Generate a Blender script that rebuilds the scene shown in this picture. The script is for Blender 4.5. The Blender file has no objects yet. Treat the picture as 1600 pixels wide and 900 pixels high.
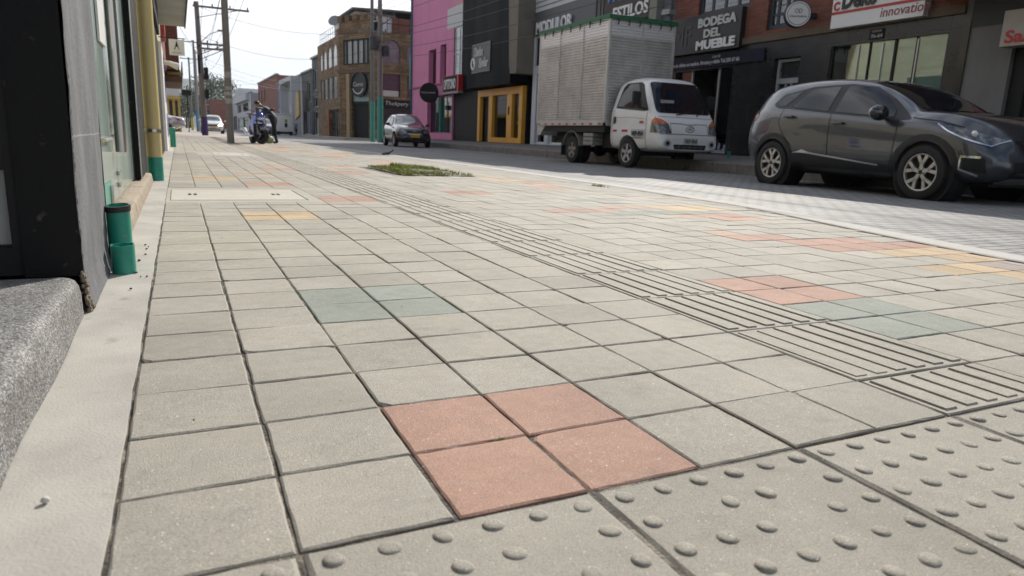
import bpy, bmesh, math, random
from mathutils import Vector, Matrix, Quaternion
from mathutils.bvhtree import BVHTree
random.seed(7)
PI = math.pi
R = math.radians
sc = bpy.context.scene
COL = sc.collection

# ------------------------------------------------------------------ camera
YAW, PITCH, ROLL, CAMH = .4494, .2128, .0396, .4829
cy, sy, cp, sp = math.cos(YAW), math.sin(YAW), math.cos(PITCH), math.sin(PITCH)
F_ = Vector((sy*cp, cy*cp, -sp)); R_ = Vector((cy, -sy, 0)); U_ = R_.cross(F_)
cr, sr = math.cos(ROLL), math.sin(ROLL)
R2, U2 = R_*cr + U_*sr, U_*cr - R_*sr
cd = bpy.data.cameras.new('camera'); cam = bpy.data.objects.new('camera', cd); COL.objects.link(cam)
cam.matrix_world = Matrix(((R2.x, U2.x, -F_.x, 0), (R2.y, U2.y, -F_.y, 0), (R2.z, U2.z, -F_.z, CAMH), (0, 0, 0, 1)))
cd.sensor_width = 36; cd.lens = 1077.57/1600*36
cd.clip_start = .02; cd.clip_end = 9000
cd.dof.use_dof = True; cd.dof.focus_distance = 2.3; cd.dof.aperture_fstop = 6.0
sc.camera = cam

# ------------------------------------------------------------------ sky and sun
SUN_EL, SUN_AZ = R(35.5), R(40.8)          # azimuth from +Y towards +X
SDIR = Vector((math.sin(SUN_AZ)*math.cos(SUN_EL), math.cos(SUN_AZ)*math.cos(SUN_EL), math.sin(SUN_EL)))
w = bpy.data.worlds.new('World'); sc.world = w; w.use_nodes = True
nt = w.node_tree; nt.nodes.clear()
def N(nt, t, **k):
    n = nt.nodes.new(t)
    for a, b in k.items():
        if a.startswith('i_'):
            n.inputs[int(a[2:]) if a[2:].isdigit() else a[2:].replace('_', ' ')].default_value = b
        else: setattr(n, a, b)
    return n
def L(nt, a, b): nt.links.new(a, b)
out = N(nt, 'ShaderNodeOutputWorld'); bg = N(nt, 'ShaderNodeBackground')
sky = N(nt, 'ShaderNodeTexSky', sky_type='NISHITA', sun_disc=False, sun_elevation=SUN_EL, sun_rotation=SUN_AZ, altitude=2600, air_density=1.0, dust_density=2.0, ozone_density=1.0)
SKY_STRENGTH = .1
sv = N(nt, 'ShaderNodeVectorMath', operation='SCALE'); sv.inputs['Scale'].default_value = SKY_STRENGTH
L(nt, sky.outputs[0], sv.inputs[0])
tc = N(nt, 'ShaderNodeTexCoord')
mp = N(nt, 'ShaderNodeMapping'); mp.inputs['Scale'].default_value = (1, 1, 2.6); L(nt, tc.outputs['Generated'], mp.inputs[0])
nz = N(nt, 'ShaderNodeTexNoise'); nz.inputs['Scale'].default_value = 2.3; nz.inputs['Detail'].default_value = 8; nz.inputs['Roughness'].default_value = .55; nz.inputs['Distortion'].default_value = .25
L(nt, mp.outputs[0], nz.inputs[0])
sep = N(nt, 'ShaderNodeSeparateXYZ'); L(nt, tc.outputs['Generated'], sep.inputs[0])
# cloud brightness: brighter round the sun and low down, dimmer overhead
dot = N(nt, 'ShaderNodeVectorMath', operation='DOT_PRODUCT'); dot.inputs[1].default_value = SDIR; L(nt, tc.outputs['Generated'], dot.inputs[0])
gl = N(nt, 'ShaderNodeMapRange'); gl.inputs[1].default_value = -.2; gl.inputs[2].default_value = 1; gl.inputs[3].default_value = .64; gl.inputs[4].default_value = 1.12; L(nt, dot.outputs['Value'], gl.inputs[0])
cn = N(nt, 'ShaderNodeMapRange'); cn.inputs[1].default_value = .3; cn.inputs[2].default_value = .7; cn.inputs[3].default_value = .76; cn.inputs[4].default_value = 1.2; L(nt, nz.outputs['Fac'], cn.inputs[0])
cb = N(nt, 'ShaderNodeMath', operation='MULTIPLY'); L(nt, gl.outputs[0], cb.inputs[0]); L(nt, cn.outputs[0], cb.inputs[1])
cc = N(nt, 'ShaderNodeVectorMath', operation='SCALE'); cc.inputs[0].default_value = (.985, .995, 1.02); L(nt, cb.outputs[0], cc.inputs['Scale'])
# cover: nearly closed low down, broken overhead
hv = N(nt, 'ShaderNodeMapRange'); hv.inputs[1].default_value = .12; hv.inputs[2].default_value = .75; hv.inputs[3].default_value = .55; hv.inputs[4].default_value = .05; L(nt, sep.outputs['Z'], hv.inputs[0])
away = N(nt, 'ShaderNodeMapRange'); away.inputs[1].default_value = -.6; away.inputs[2].default_value = .35; away.inputs[3].default_value = -.22; away.inputs[4].default_value = 0; L(nt, dot.outputs['Value'], away.inputs[0])
h2 = N(nt, 'ShaderNodeMath', operation='ADD'); L(nt, hv.outputs[0], h2.inputs[0]); L(nt, away.outputs[0], h2.inputs[1])
cv = N(nt, 'ShaderNodeMath', operation='ADD'); L(nt, h2.outputs[0], cv.inputs[0]); L(nt, nz.outputs['Fac'], cv.inputs[1])
cvr = N(nt, 'ShaderNodeMapRange'); cvr.inputs[1].default_value = .48; cvr.inputs[2].default_value = .78; L(nt, cv.outputs[0], cvr.inputs[0])
mx = N(nt, 'ShaderNodeMix', data_type='RGBA'); L(nt, cvr.outputs[0], mx.inputs['Factor']); L(nt, sv.outputs[0], mx.inputs['A']); L(nt, cc.outputs[0], mx.inputs['B'])
L(nt, mx.outputs['Result'], bg.inputs[0]); bg.inputs[1].default_value = 1; L(nt, bg.outputs[0], out.inputs[0])
sd = bpy.data.lights.new('sun', 'SUN'); sun = bpy.data.objects.new('sun', sd); COL.objects.link(sun)
sd.energy = 3.7; sd.angle = R(.53); sd.color = (1, .945, .86)
sun.rotation_euler = SDIR.to_track_quat('Z', 'Y').to_euler(); sun.location = (20, 20, 30)
vs = sc.view_settings; vs.view_transform = 'Standard'; vs.look = 'None'; vs.exposure = .5; vs.gamma = 1; vs.use_curve_mapping = False
sc.render.engine = 'CYCLES'
cy_ = sc.cycles; cy_.use_denoising = True; cy_.max_bounces = 6; cy_.diffuse_bounces = 3; cy_.glossy_bounces = 3; cy_.transmission_bounces = 4; cy_.transparent_max_bounces = 8; cy_.caustics_reflective = False; cy_.caustics_refractive = False; cy_.sample_clamp_indirect = 4

# ------------------------------------------------------------------ materials
MATS = {}
def M(name, col, rough=.6, metal=0., var=.12, scale=6., bump=0., bscale=60., spec=.5, coat=0., speck=None, axes=None, emit=None, trans=0., streak=0.):
    """plain procedural material: base colour broken up by two noises (dirt, mottling), optional bump"""
    if name in MATS: return MATS[name]
    m = bpy.data.materials.new(name); MATS[name] = m; m.use_nodes = True
    nt = m.node_tree; b = nt.nodes['Principled BSDF']
    b.inputs['Roughness'].default_value = rough; b.inputs['Metallic'].default_value = metal
    b.inputs['Specular IOR Level'].default_value = spec; b.inputs['Coat Weight'].default_value = coat; b.inputs['Coat Roughness'].default_value = .04
    col4 = (*col, 1)
    b.inputs['Base Color'].default_value = col4
    tc = N(nt, 'ShaderNodeTexCoord')
    last = None
    if var > 0:
        n1 = N(nt, 'ShaderNodeTexNoise'); n1.inputs['Scale'].default_value = scale; n1.inputs['Detail'].default_value = 7; n1.inputs['Roughness'].default_value = .62
        src = tc.outputs['Object']
        if streak:
            mp = N(nt, 'ShaderNodeMapping'); mp.inputs['Scale'].default_value = (1, 1, 1/streak); L(nt, src, mp.inputs[0]); src = mp.outputs[0]
        L(nt, src, n1.inputs[0])
        mr = N(nt, 'ShaderNodeMapRange'); mr.inputs[1].default_value = .25; mr.inputs[2].default_value = .75; mr.inputs[3].default_value = 1-var; mr.inputs[4].default_value = 1+var
        L(nt, n1.outputs['Fac'], mr.inputs[0])
        sc_ = N(nt, 'ShaderNodeVectorMath', operation='SCALE'); sc_.inputs[0].default_value = col; L(nt, mr.outputs[0], sc_.inputs['Scale'])
        last = sc_.outputs[0]
        rr = N(nt, 'ShaderNodeMapRange'); rr.inputs[3].default_value = max(.02, rough*(1-var)); rr.inputs[4].default_value = min(1, rough*(1+var)); L(nt, n1.outputs['Fac'], rr.inputs[0]); L(nt, rr.outputs[0], b.inputs['Roughness'])
    if speck:
        scol, sscale, lo, hi = speck
        n2 = N(nt, 'ShaderNodeTexNoise'); n2.inputs['Scale'].default_value = sscale; n2.inputs['Detail'].default_value = 3; L(nt, tc.outputs['Object'], n2.inputs[0])
        mr = N(nt, 'ShaderNodeMapRange'); mr.inputs[1].default_value = lo; mr.inputs[2].default_value = hi; L(nt, n2.outputs['Fac'], mr.inputs[0])
        mx = N(nt, 'ShaderNodeMix', data_type='RGBA'); L(nt, mr.outputs[0], mx.inputs['Factor'])
        if last: L(nt, last, mx.inputs['A'])
        else: mx.inputs['A'].default_value = col4
        mx.inputs['B'].default_value = (*scol, 1); last = mx.outputs['Result']
    if last: L(nt, last, b.inputs['Base Color'])
    if bump > 0:
        nb = N(nt, 'ShaderNodeTexNoise'); nb.inputs['Scale'].default_value = bscale; nb.inputs['Detail'].default_value = 6; L(nt, tc.outputs['Object'], nb.inputs[0])
        bp = N(nt, 'ShaderNodeBump'); bp.inputs['Strength'].default_value = 1; bp.inputs['Distance'].default_value = bump; L(nt, nb.outputs['Fac'], bp.inputs['Height']); L(nt, bp.outputs[0], b.inputs['Normal'])
    if emit:
        b.inputs['Emission Color'].default_value = (*emit[0], 1); b.inputs['Emission Strength'].default_value = emit[1]
    if trans: b.inputs['Transmission Weight'].default_value = trans
    return m
def Mbrick(name, c1, c2, mortar, bw, bh, ms=.012, axes='xz', rough=.85, bump=.006, off=.5, dirt=.25):
    """brick / paver / tile pattern in object space"""
    if name in MATS: return MATS[name]
    m = bpy.data.materials.new(name); MATS[name] = m; m.use_nodes = True
    nt = m.node_tree; b = nt.nodes['Principled BSDF']; b.inputs['Roughness'].default_value = rough
    tc = N(nt, 'ShaderNodeTexCoord'); sp_ = N(nt, 'ShaderNodeSeparateXYZ'); L(nt, tc.outputs['Object'], sp_.inputs[0])
    cx = N(nt, 'ShaderNodeCombineXYZ')
    if axes == 'hz':                                     # wrap round corners: x+y along the wall
        ad = N(nt, 'ShaderNodeMath', operation='ADD'); L(nt, sp_.outputs[0], ad.inputs[0]); L(nt, sp_.outputs[1], ad.inputs[1]); L(nt, ad.outputs[0], cx.inputs[0]); L(nt, sp_.outputs[2], cx.inputs[1])
    else:
        L(nt, sp_.outputs['xyz'.index(axes[0])], cx.inputs[0]); L(nt, sp_.outputs['xyz'.index(axes[1])], cx.inputs[1])
    br = N(nt, 'ShaderNodeTexBrick', offset=off); br.inputs['Color1'].default_value = (*c1, 1); br.inputs['Color2'].default_value = (*c2, 1); br.inputs['Mortar'].default_value = (*mortar, 1)
    br.inputs['Scale'].default_value = 1; br.inputs['Mortar Size'].default_value = ms; br.inputs['Brick Width'].default_value = bw; br.inputs['Row Height'].default_value = bh; br.inputs['Mortar Smooth'].default_value = .3; br.inputs['Bias'].default_value = 0
    L(nt, cx.outputs[0], br.inputs['Vector'])
    nz = N(nt, 'ShaderNodeTexNoise'); nz.inputs['Scale'].default_value = .7; nz.inputs['Detail'].default_value = 9; nz.inputs['Roughness'].default_value = .7; L(nt, tc.outputs['Object'], nz.inputs[0])
    mr = N(nt, 'ShaderNodeMapRange'); mr.inputs[1].default_value = .3; mr.inputs[2].default_value = .7; mr.inputs[3].default_value = 1-dirt; mr.inputs[4].default_value = 1+dirt*.6; L(nt, nz.outputs['Fac'], mr.inputs[0])
    s = N(nt, 'ShaderNodeVectorMath', operation='SCALE'); L(nt, br.outputs['Color'], s.inputs[0]); L(nt, mr.outputs[0], s.inputs['Scale']); L(nt, s.outputs[0], b.inputs['Base Color'])
    if bump:
        n2 = N(nt, 'ShaderNodeTexNoise'); n2.inputs['Scale'].default_value = 45; n2.inputs['Detail'].default_value = 4; L(nt, tc.outputs['Object'], n2.inputs[0])
        a = N(nt, 'ShaderNodeMath', operation='MULTIPLY_ADD'); a.inputs[1].default_value = .35; L(nt, n2.outputs['Fac'], a.inputs[0])
        iv = N(nt, 'ShaderNodeMath', operation='SUBTRACT'); iv.inputs[0].default_value = 1; L(nt, br.outputs['Fac'], iv.inputs[1]); L(nt, iv.outputs[0], a.inputs[2])
        bp = N(nt, 'ShaderNodeBump'); bp.inputs['Distance'].default_value = bump; L(nt, a.outputs[0], bp.inputs['Height']); L(nt, bp.outputs[0], b.inputs['Normal'])
    return m
def Mglass(name, tint, mixv=.5):
    """window glass: a mirror-like coat over a see-through tinted body"""
    if name in MATS: return MATS[name]
    m = bpy.data.materials.new(name); MATS[name] = m; m.use_nodes = True
    nt = m.node_tree; nt.nodes.clear()
    o = N(nt, 'ShaderNodeOutputMaterial'); t = N(nt, 'ShaderNodeBsdfTransparent'); t.inputs[0].default_value = (*tint, 1)
    g = N(nt, 'ShaderNodeBsdfGlossy'); g.inputs['Roughness'].default_value = .015; g.inputs[0].default_value = (.95, .97, 1, 1)
    fr = N(nt, 'ShaderNodeFresnel'); fr.inputs[0].default_value = 1.55
    ad = N(nt, 'ShaderNodeMath', operation='ADD', use_clamp=True); ad.inputs[1].default_value = mixv*.1; L(nt, fr.outputs[0], ad.inputs[0])
    mx = N(nt, 'ShaderNodeMixShader'); L(nt, ad.outputs[0], mx.inputs[0]); L(nt, t.outputs[0], mx.inputs[1]); L(nt, g.outputs[0], mx.inputs[2]); L(nt, mx.outputs[0], o.inputs[0])
    return m

# ------------------------------------------------------------------ mesh helpers
class MB:
    def __init__(s): s.v = []; s.f = []; s.m = []
    def add(s, vs, fs, mi=0):
        o = len(s.v); s.v += [tuple(v) for v in vs]
        for f in fs: s.f.append([i+o for i in f]); s.m.append(mi)
        return s
    def box(s, x0, x1, y0, y1, z0, z1, mi=0, b=0.):
        if x0 > x1: x0, x1 = x1, x0
        if y0 > y1: y0, y1 = y1, y0
        if z0 > z1: z0, z1 = z1, z0
        if b <= 0:
            V = [(x0,y0,z0),(x1,y0,z0),(x1,y1,z0),(x0,y1,z0),(x0,y0,z1),(x1,y0,z1),(x1,y1,z1),(x0,y1,z1)]
            return s.add(V, [(0,3,2,1),(4,5,6,7),(0,1,5,4),(1,2,6,5),(2,3,7,6),(3,0,4,7)], mi)
        bm = bmesh.new(); bmesh.ops.create_cube(bm, size=1)
        for v in bm.verts: v.co = Vector(((x0+x1)/2+v.co.x*(x1-x0), (y0+y1)/2+v.co.y*(y1-y0), (z0+z1)/2+v.co.z*(z1-z0)))
        bmesh.ops.bevel(bm, geom=list(bm.edges), offset=min(b, .45*min(x1-x0, y1-y0, z1-z0)), segments=2, profile=.6, affect='EDGES')
        return s.bm(bm, mi)
    def bm(s, bm, mi=0, mat=None):
        bm.verts.index_update()
        s.add([(mat @ v.co if mat else v.co) for v in bm.verts], [[v.index for v in f.verts] for f in bm.faces], mi); bm.free(); return s
    def prism(s, pts, d0, d1, plane='xz', mi=0):
        """2D outline extruded along the remaining axis"""
        def P(p, d): return {'xz': (p[0], d, p[1]), 'xy': (p[0], p[1], d), 'yz': (d, p[0], p[1])}[plane]
        n = len(pts); V = [P(p, d0) for p in pts]+[P(p, d1) for p in pts]
        return s.add(V, [tuple(range(n))[::-1], tuple(range(n, 2*n))]+[(i, (i+1) % n, n+(i+1) % n, n+i) for i in range(n)], mi)
    def tube(s, path, r, n=8, mi=0, cap=True):
        path = [Vector(p) for p in path]; k = len(path)
        rs = r if isinstance(r, (list, tuple)) else [r]*k
        o = len(s.v); up = None; V = []
        for i, p in enumerate(path):
            t = (path[min(i+1, k-1)]-path[max(i-1, 0)]).normalized()
            if up is None: up = Vector((0, 0, 1)) if abs(t.z) < .9 else Vector((1, 0, 0))
            a = t.cross(up).normalized(); up = a.cross(t).normalized()
            for j in range(n):
                q = 2*PI*j/n; V.append(p+(a*math.cos(q)+up*math.sin(q))*rs[i])
        Fs = [(i*n+j, i*n+(j+1) % n, (i+1)*n+(j+1) % n, (i+1)*n+j) for i in range(k-1) for j in range(n)]
        if cap: Fs += [tuple(range(n))[::-1], tuple(range((k-1)*n, k*n))]
        return s.add(V, Fs, mi)
    def lathe(s, prof, n=24, c=(0, 0, 0), axis='z', mi=0, closed=False):
        """(radius, height) profile turned round an axis"""
        V = []; k = len(prof)
        for r, h in prof:
            for j in range(n):
                q = 2*PI*j/n; a, b = r*math.cos(q), r*math.sin(q)
                p = {'z': (a, b, h), 'y': (a, h, b), 'x': (h, a, b)}[axis]; V.append((p[0]+c[0], p[1]+c[1], p[2]+c[2]))
        Fs = [(i*n+j, i*n+(j+1) % n, (i+1)*n+(j+1) % n, (i+1)*n+j) for i in range(k-1) for j in range(n)]
        if closed: Fs += [((k-1)*n+j, (k-1)*n+(j+1) % n, (j+1) % n, j) for j in range(n)]
        else:
            if prof[0][0] > 1e-6: Fs.append(tuple(range(n)))
            if prof[-1][0] > 1e-6: Fs.append(tuple(range((k-1)*n, k*n)))
        return s.add(V, Fs, mi)
    def ball(s, c, r, n=10, mi=0):
        rx, ry, rz = r if isinstance(r, (tuple, list)) else (r, r, r)
        k = max(4, n//2); V = []; 
        for i in range(1, k):
            for j in range(n):
                a, q = PI*i/k, 2*PI*j/n; V.append((c[0]+rx*math.sin(a)*math.cos(q), c[1]+ry*math.sin(a)*math.sin(q), c[2]+rz*math.cos(a)))
        V += [(c[0], c[1], c[2]+rz), (c[0], c[1], c[2]-rz)]; t, b = len(V)-2, len(V)-1
        Fs = [(i*n+j, (i+1)*n+j, (i+1)*n+(j+1) % n, i*n+(j+1) % n) for i in range(k-2) for j in range(n)]
        Fs += [(t, j, (j+1) % n) for j in range(n)]+[(b, (k-2)*n+(j+1) % n, (k-2)*n+j) for j in range(n)]
        return s.add(V, Fs, mi)
    def build(s, name, mats, parent=None, smooth=None, loc=None, rot=None, recalc=True):
        me = bpy.data.meshes.new(name); me.from_pydata(s.v, [], s.f)
        for m in (mats if isinstance(mats, (list, tuple)) else [mats]): me.materials.append(m)
        me.polygons.foreach_set('material_index', s.m)
        if recalc:
            bm = bmesh.new(); bm.from_mesh(me); bmesh.ops.recalc_face_normals(bm, faces=bm.faces); bm.to_mesh(me); bm.free()
        if smooth is not None:
            me.polygons.foreach_set('use_smooth', [True]*len(me.polygons)); me.set_sharp_from_angle(angle=R(smooth))
        me.update()
        o = bpy.data.objects.new(name, me); COL.objects.link(o)
        if parent: o.parent = parent
        if loc: o.location = loc
        if rot: o.rotation_euler = rot
        return o
def tag(o, label=None, cat=None, group=None, kind=None):
    if label: o['label'] = label
    if cat: o['category'] = cat
    if group: o['group'] = group
    if kind: o['kind'] = kind
    return o
def empty(name, loc, label, cat, rz=0., group=None):
    o = bpy.data.objects.new(name, None); COL.objects.link(o); o.location = loc; o.rotation_euler = (0, 0, rz); o.empty_display_size = .1
    return tag(o, label, cat, group)
FIT = []
def text(body, size, mat, parent, loc, rot=(PI/2, 0, 0), width=None, height=None, extrude=.004, name='lettering', align='LEFT', bold=0., shear=0.):
    c = bpy.data.curves.new(name, 'FONT'); c.body = body; c.size = size; c.extrude = extrude; c.align_x = align; c.offset = bold; c.shear = shear; c.resolution_u = 3
    c.materials.append(mat)
    o = bpy.data.objects.new(name, c); COL.objects.link(o); o.location = loc; o.rotation_euler = rot
    if parent: o.parent = parent
    if width or height: FIT.append((o, width, height))
    return o
def lerp_tab(tab, x):
    if x <= tab[0][0]: return tab[0][1]
    for (a, va), (b, vb) in zip(tab, tab[1:]):
        if x <= b: return va+(vb-va)*(x-a)/(b-a)
    return tab[-1][1]
# ================================================================== THE SETTING
S = .2; X0 = -.0996; Y0 = .7544            # paving grid: tile size, first joint, first row
KERB_IN = [(-3, 3.3), (0, 3.45), (1.9, 3.6), (2.75, 3.8), (4.3, 4.25), (6.8, 4.42), (10.7, 4.5), (19, 4.3), (26, 4.05), (70, 4.0)]
def kin(y): return lerp_tab(KERB_IN, y)
ROAD_Z = -.06
m_gnd = M('bare_ground', (.2, .19, .17), .95, var=.3, scale=.2)
MB().add([(-4000,-4000,-.35),(4000,-4000,-.35),(4000,4000,-.35),(-4000,4000,-.35)], [(0,1,2,3)]).build('ground', m_gnd)['kind'] = 'structure'
# road of grey concrete pavers
def road_mat():
    m = Mbrick('road_pavers', (.3,.296,.288), (.24,.236,.23), (.05,.047,.042), .205, .103, .009, axes='xy', rough=.74, bump=.008, off=.5, dirt=.38)
    return m
bm = MB()
ys = [-4+i*1.5 for i in range(24)]+[34, 38, 43, 50, 60, 75, 100, 150, 260]
V = []; 
for y in ys: V += [(kin(y)+.1, y, ROAD_Z), (11.6 if y < 70 else 13.3, y, ROAD_Z)]
bm.add(V, [(2*i, 2*i+1, 2*i+3, 2*i+2) for i in range(len(ys)-1)]); 
o = bm.build('road', road_mat()); o['kind'] = 'structure'
# crossing street beyond the pink house and the broad far junction
MB().add([(11.6,43,ROAD_Z-.002),(60,43,ROAD_Z-.002),(60,54,ROAD_Z-.002),(11.6,54,ROAD_Z-.002)], [(0,1,2,3)]).build('side_street', M('worn_concrete', (.3,.285,.26), .9, var=.18, scale=.8))['kind'] = 'structure'
MB().add([(-8,46,-.045),(4.05,46,-.045),(4.05,260,-.045),(-8,260,-.045)], [(0,1,2,3)]).build('far_carriageway', M('far_concrete', (.33,.3,.265), .9, var=.2, scale=.5))['kind'] = 'structure'

# kerb strip on our side: pale concrete, nearly flush
m_kerb = M('kerb_concrete', (.49,.47,.43), .9, var=.14, scale=9, bump=.0015, bscale=160, speck=((.2,.19,.17), 90, .62, .75))
bm = MB(); V = []; yk = [-3+.5*i for i in range(147)]
for y in yk:
    a, j = kin(y), .004*math.sin(y*7.3)
    V += [(a+j, y, .0), (a+j+.01, y, .006), (a+.19+j, y, .006), (a+.2+j, y, -.004), (a+.205+j, y, ROAD_Z-.01)]
bm.add(V, [(5*i+k, 5*i+k+1, 5*i+k+6, 5*i+k+5) for i in range(len(yk)-1) for k in range(4)])
bm.build('kerb_strip', m_kerb)['kind'] = 'structure'
# plain concrete strip against the houses
m_strip = M('strip_concrete', (.42,.397,.353), .9, var=.22, scale=4, bump=.0012, bscale=220, speck=((.25,.22,.18), 14, .64, .82))
bm = MB(); xe = -.103
yk = [-2.+.05*i for i in range(960)]
V = []
for i, y in enumerate(yk):
    j = .0007*math.sin(y*13)+.0007*math.sin(y*43+1)+.0008*math.sin(y*107)
    V += [(-.6, y, -.001), (xe-.0008+j, y, -.0012), (xe+j, y, -.003), (xe+j, y, -.02)]
bm.add(V, [(4*i+k, 4*i+k+1, 4*i+k+5, 4*i+k+4) for i in range(len(yk)-1) for k in range(3)])
bm.build('concrete_strip', m_strip)['kind'] = 'structure'

# ---- tiled pavement: every tile has its own bevelled top, joint, tint and slight tilt
def tile_mat(name, col, stain=.12):
    if name in MATS: return MATS[name]
    m = bpy.data.materials.new(name); MATS[name] = m; m.use_nodes = True
    nt = m.node_tree; b = nt.nodes['Principled BSDF']; b.inputs['Roughness'].default_value = .78; b.inputs['Specular IOR Level'].default_value = .3
    tc = N(nt, 'ShaderNodeTexCoord'); at = N(nt, 'ShaderNodeAttribute', attribute_name='tint')
    def noise(s, d=5, ro=.6):
        n = N(nt, 'ShaderNodeTexNoise'); n.inputs['Scale'].default_value = s; n.inputs['Detail'].default_value = d; n.inputs['Roughness'].default_value = ro; L(nt, tc.outputs['Object'], n.inputs[0]); return n.outputs['Fac']
    def rng(s, a, b_, c, d):
        r = N(nt, 'ShaderNodeMapRange'); r.inputs[1].default_value = a; r.inputs[2].default_value = b_; r.inputs[3].default_value = c; r.inputs[4].default_value = d; L(nt, s, r.inputs[0]); return r.outputs[0]
    def mul(a, b_):
        r = N(nt, 'ShaderNodeMath', operation='MULTIPLY'); L(nt, a, r.inputs[0]); L(nt, b_, r.inputs[1]); return r.outputs[0]
    k = mul(mul(rng(noise(3.2, 6), .3, .7, 1-stain, 1+stain*.8), rng(noise(300, 4, .75), .28, .72, .66, 1.3)), at.outputs['Fac'])
    k = mul(k, rng(noise(26, 5, .7), .3, .75, 1.06, .88)); k = mul(k, rng(noise(9, 3, .5), .60, .78, 1, .82)); k = mul(k, rng(noise(.9, 4, .6), .3, .7, .93, 1.06))
    s = N(nt, 'ShaderNodeVectorMath', operation='SCALE'); s.inputs[0].default_value = col; L(nt, k, s.inputs['Scale'])
    # worn spots where the grey body shows, dark grit and a few pale specks of aggregate
    mx = N(nt, 'ShaderNodeMix', data_type='RGBA'); L(nt, rng(noise(7.5, 8, .72), .57, .72, 0, .5), mx.inputs['Factor']); L(nt, s.outputs[0], mx.inputs['A']); mx.inputs['B'].default_value = (.35,.325,.28,1)
    m2 = N(nt, 'ShaderNodeMix', data_type='RGBA'); L(nt, rng(noise(150, 2), .68, .76, 0, .85), m2.inputs['Factor']); L(nt, mx.outputs['Result'], m2.inputs['A']); m2.inputs['B'].default_value = (.16,.145,.12,1)
    m3 = N(nt, 'ShaderNodeMix', data_type='RGBA'); L(nt, rng(noise(190, 1), .72, .76, 0, .9), m3.inputs['Factor']); L(nt, m2.outputs['Result'], m3.inputs['A']); m3.inputs['B'].default_value = (.75,.73,.69,1)
    L(nt, m3.outputs['Result'], b.inputs['Base Color'])
    bp = N(nt, 'ShaderNodeBump'); bp.inputs['Distance'].default_value = .0016; L(nt, noise(380, 4, .65), bp.inputs['Height']); L(nt, bp.outputs[0], b.inputs['Normal'])
    return m
TM = [tile_mat('tile_grey', (.385,.357,.302)), tile_mat('tile_red', (.435,.265,.2), .16), tile_mat('tile_green', (.293,.315,.27), .14), tile_mat('tile_yellow', (.5,.375,.235), .14), tile_mat('tile_purple', (.37,.31,.275)), tile_mat('tile_orange', (.46,.32,.235))]
G, RD, GN, YL, PU, OR = range(6)
COLS = {}
def patch(c0, c1, r0, r1, k):
    for c in range(c0, c1):
        for r in range(r0, r1): COLS[c, r] = k
patch(2,4,0,2,RD); patch(2,4,5,7,GN); patch(9,11,4,6,RD); patch(9,11,2,4,GN)
patch(2,4,16,18,YL); patch(5,7,21,23,RD); patch(15,16,5,6,YL); patch(16,17,5,6,YL); patch(16,18,4,5,YL); patch(17,19,5,6,PU); patch(18,19,4,5,PU)
patch(17,19,6,8,YL); patch(16,17,7,8,YL); patch(15,18,8,10,RD); patch(14,16,10,11,RD); patch(14,15,11,12,OR); patch(18,19,8,9,RD)
patch(17,19,14,16,RD); patch(16,17,15,16,OR); patch(12,15,17,18,RD); patch(15,17,18,19,OR); patch(17,20,17,19,YL); patch(14,19,16,17,GN)
patch(11,13,24,26,RD); patch(15,18,21,22,GN); patch(17,19,27,30,OR); patch(18,20,31,33,RD); patch(17,19,33,36,YL); patch(16,18,37,39,OR); patch(10,12,46,49,OR); patch(9,11,38,41,RD)
patch(3,5,28,30,RD); patch(1,3,32,34,YL); patch(3,5,35,36,YL); patch(5,7,41,43,RD); patch(6,8,48,50,YL); patch(15,18,50,54,RD); patch(16,18,56,60,OR); patch(13,16,66,70,YL); patch(15,18,74,80,OR); patch(10,13,86,94,OR); patch(12,15,96,104,RD)
rnd = random.Random(3)
for _ in range(26):
    c, r = rnd.randint(10, 19), rnd.randint(60, 130); patch(c, c+2, r, r+rnd.randint(2, 5), rnd.choice([RD, OR, YL, OR, GN]))
NR = 190
COVERS = [(-.1, .92, 4.9, 6.13), (.42, 1.26, 13.1, 15.1)]
PIT = (2.42, 3.36, 8.1, 10.05)
tv, tf, tm, tint, tsm = [], [], [], [], []
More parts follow.
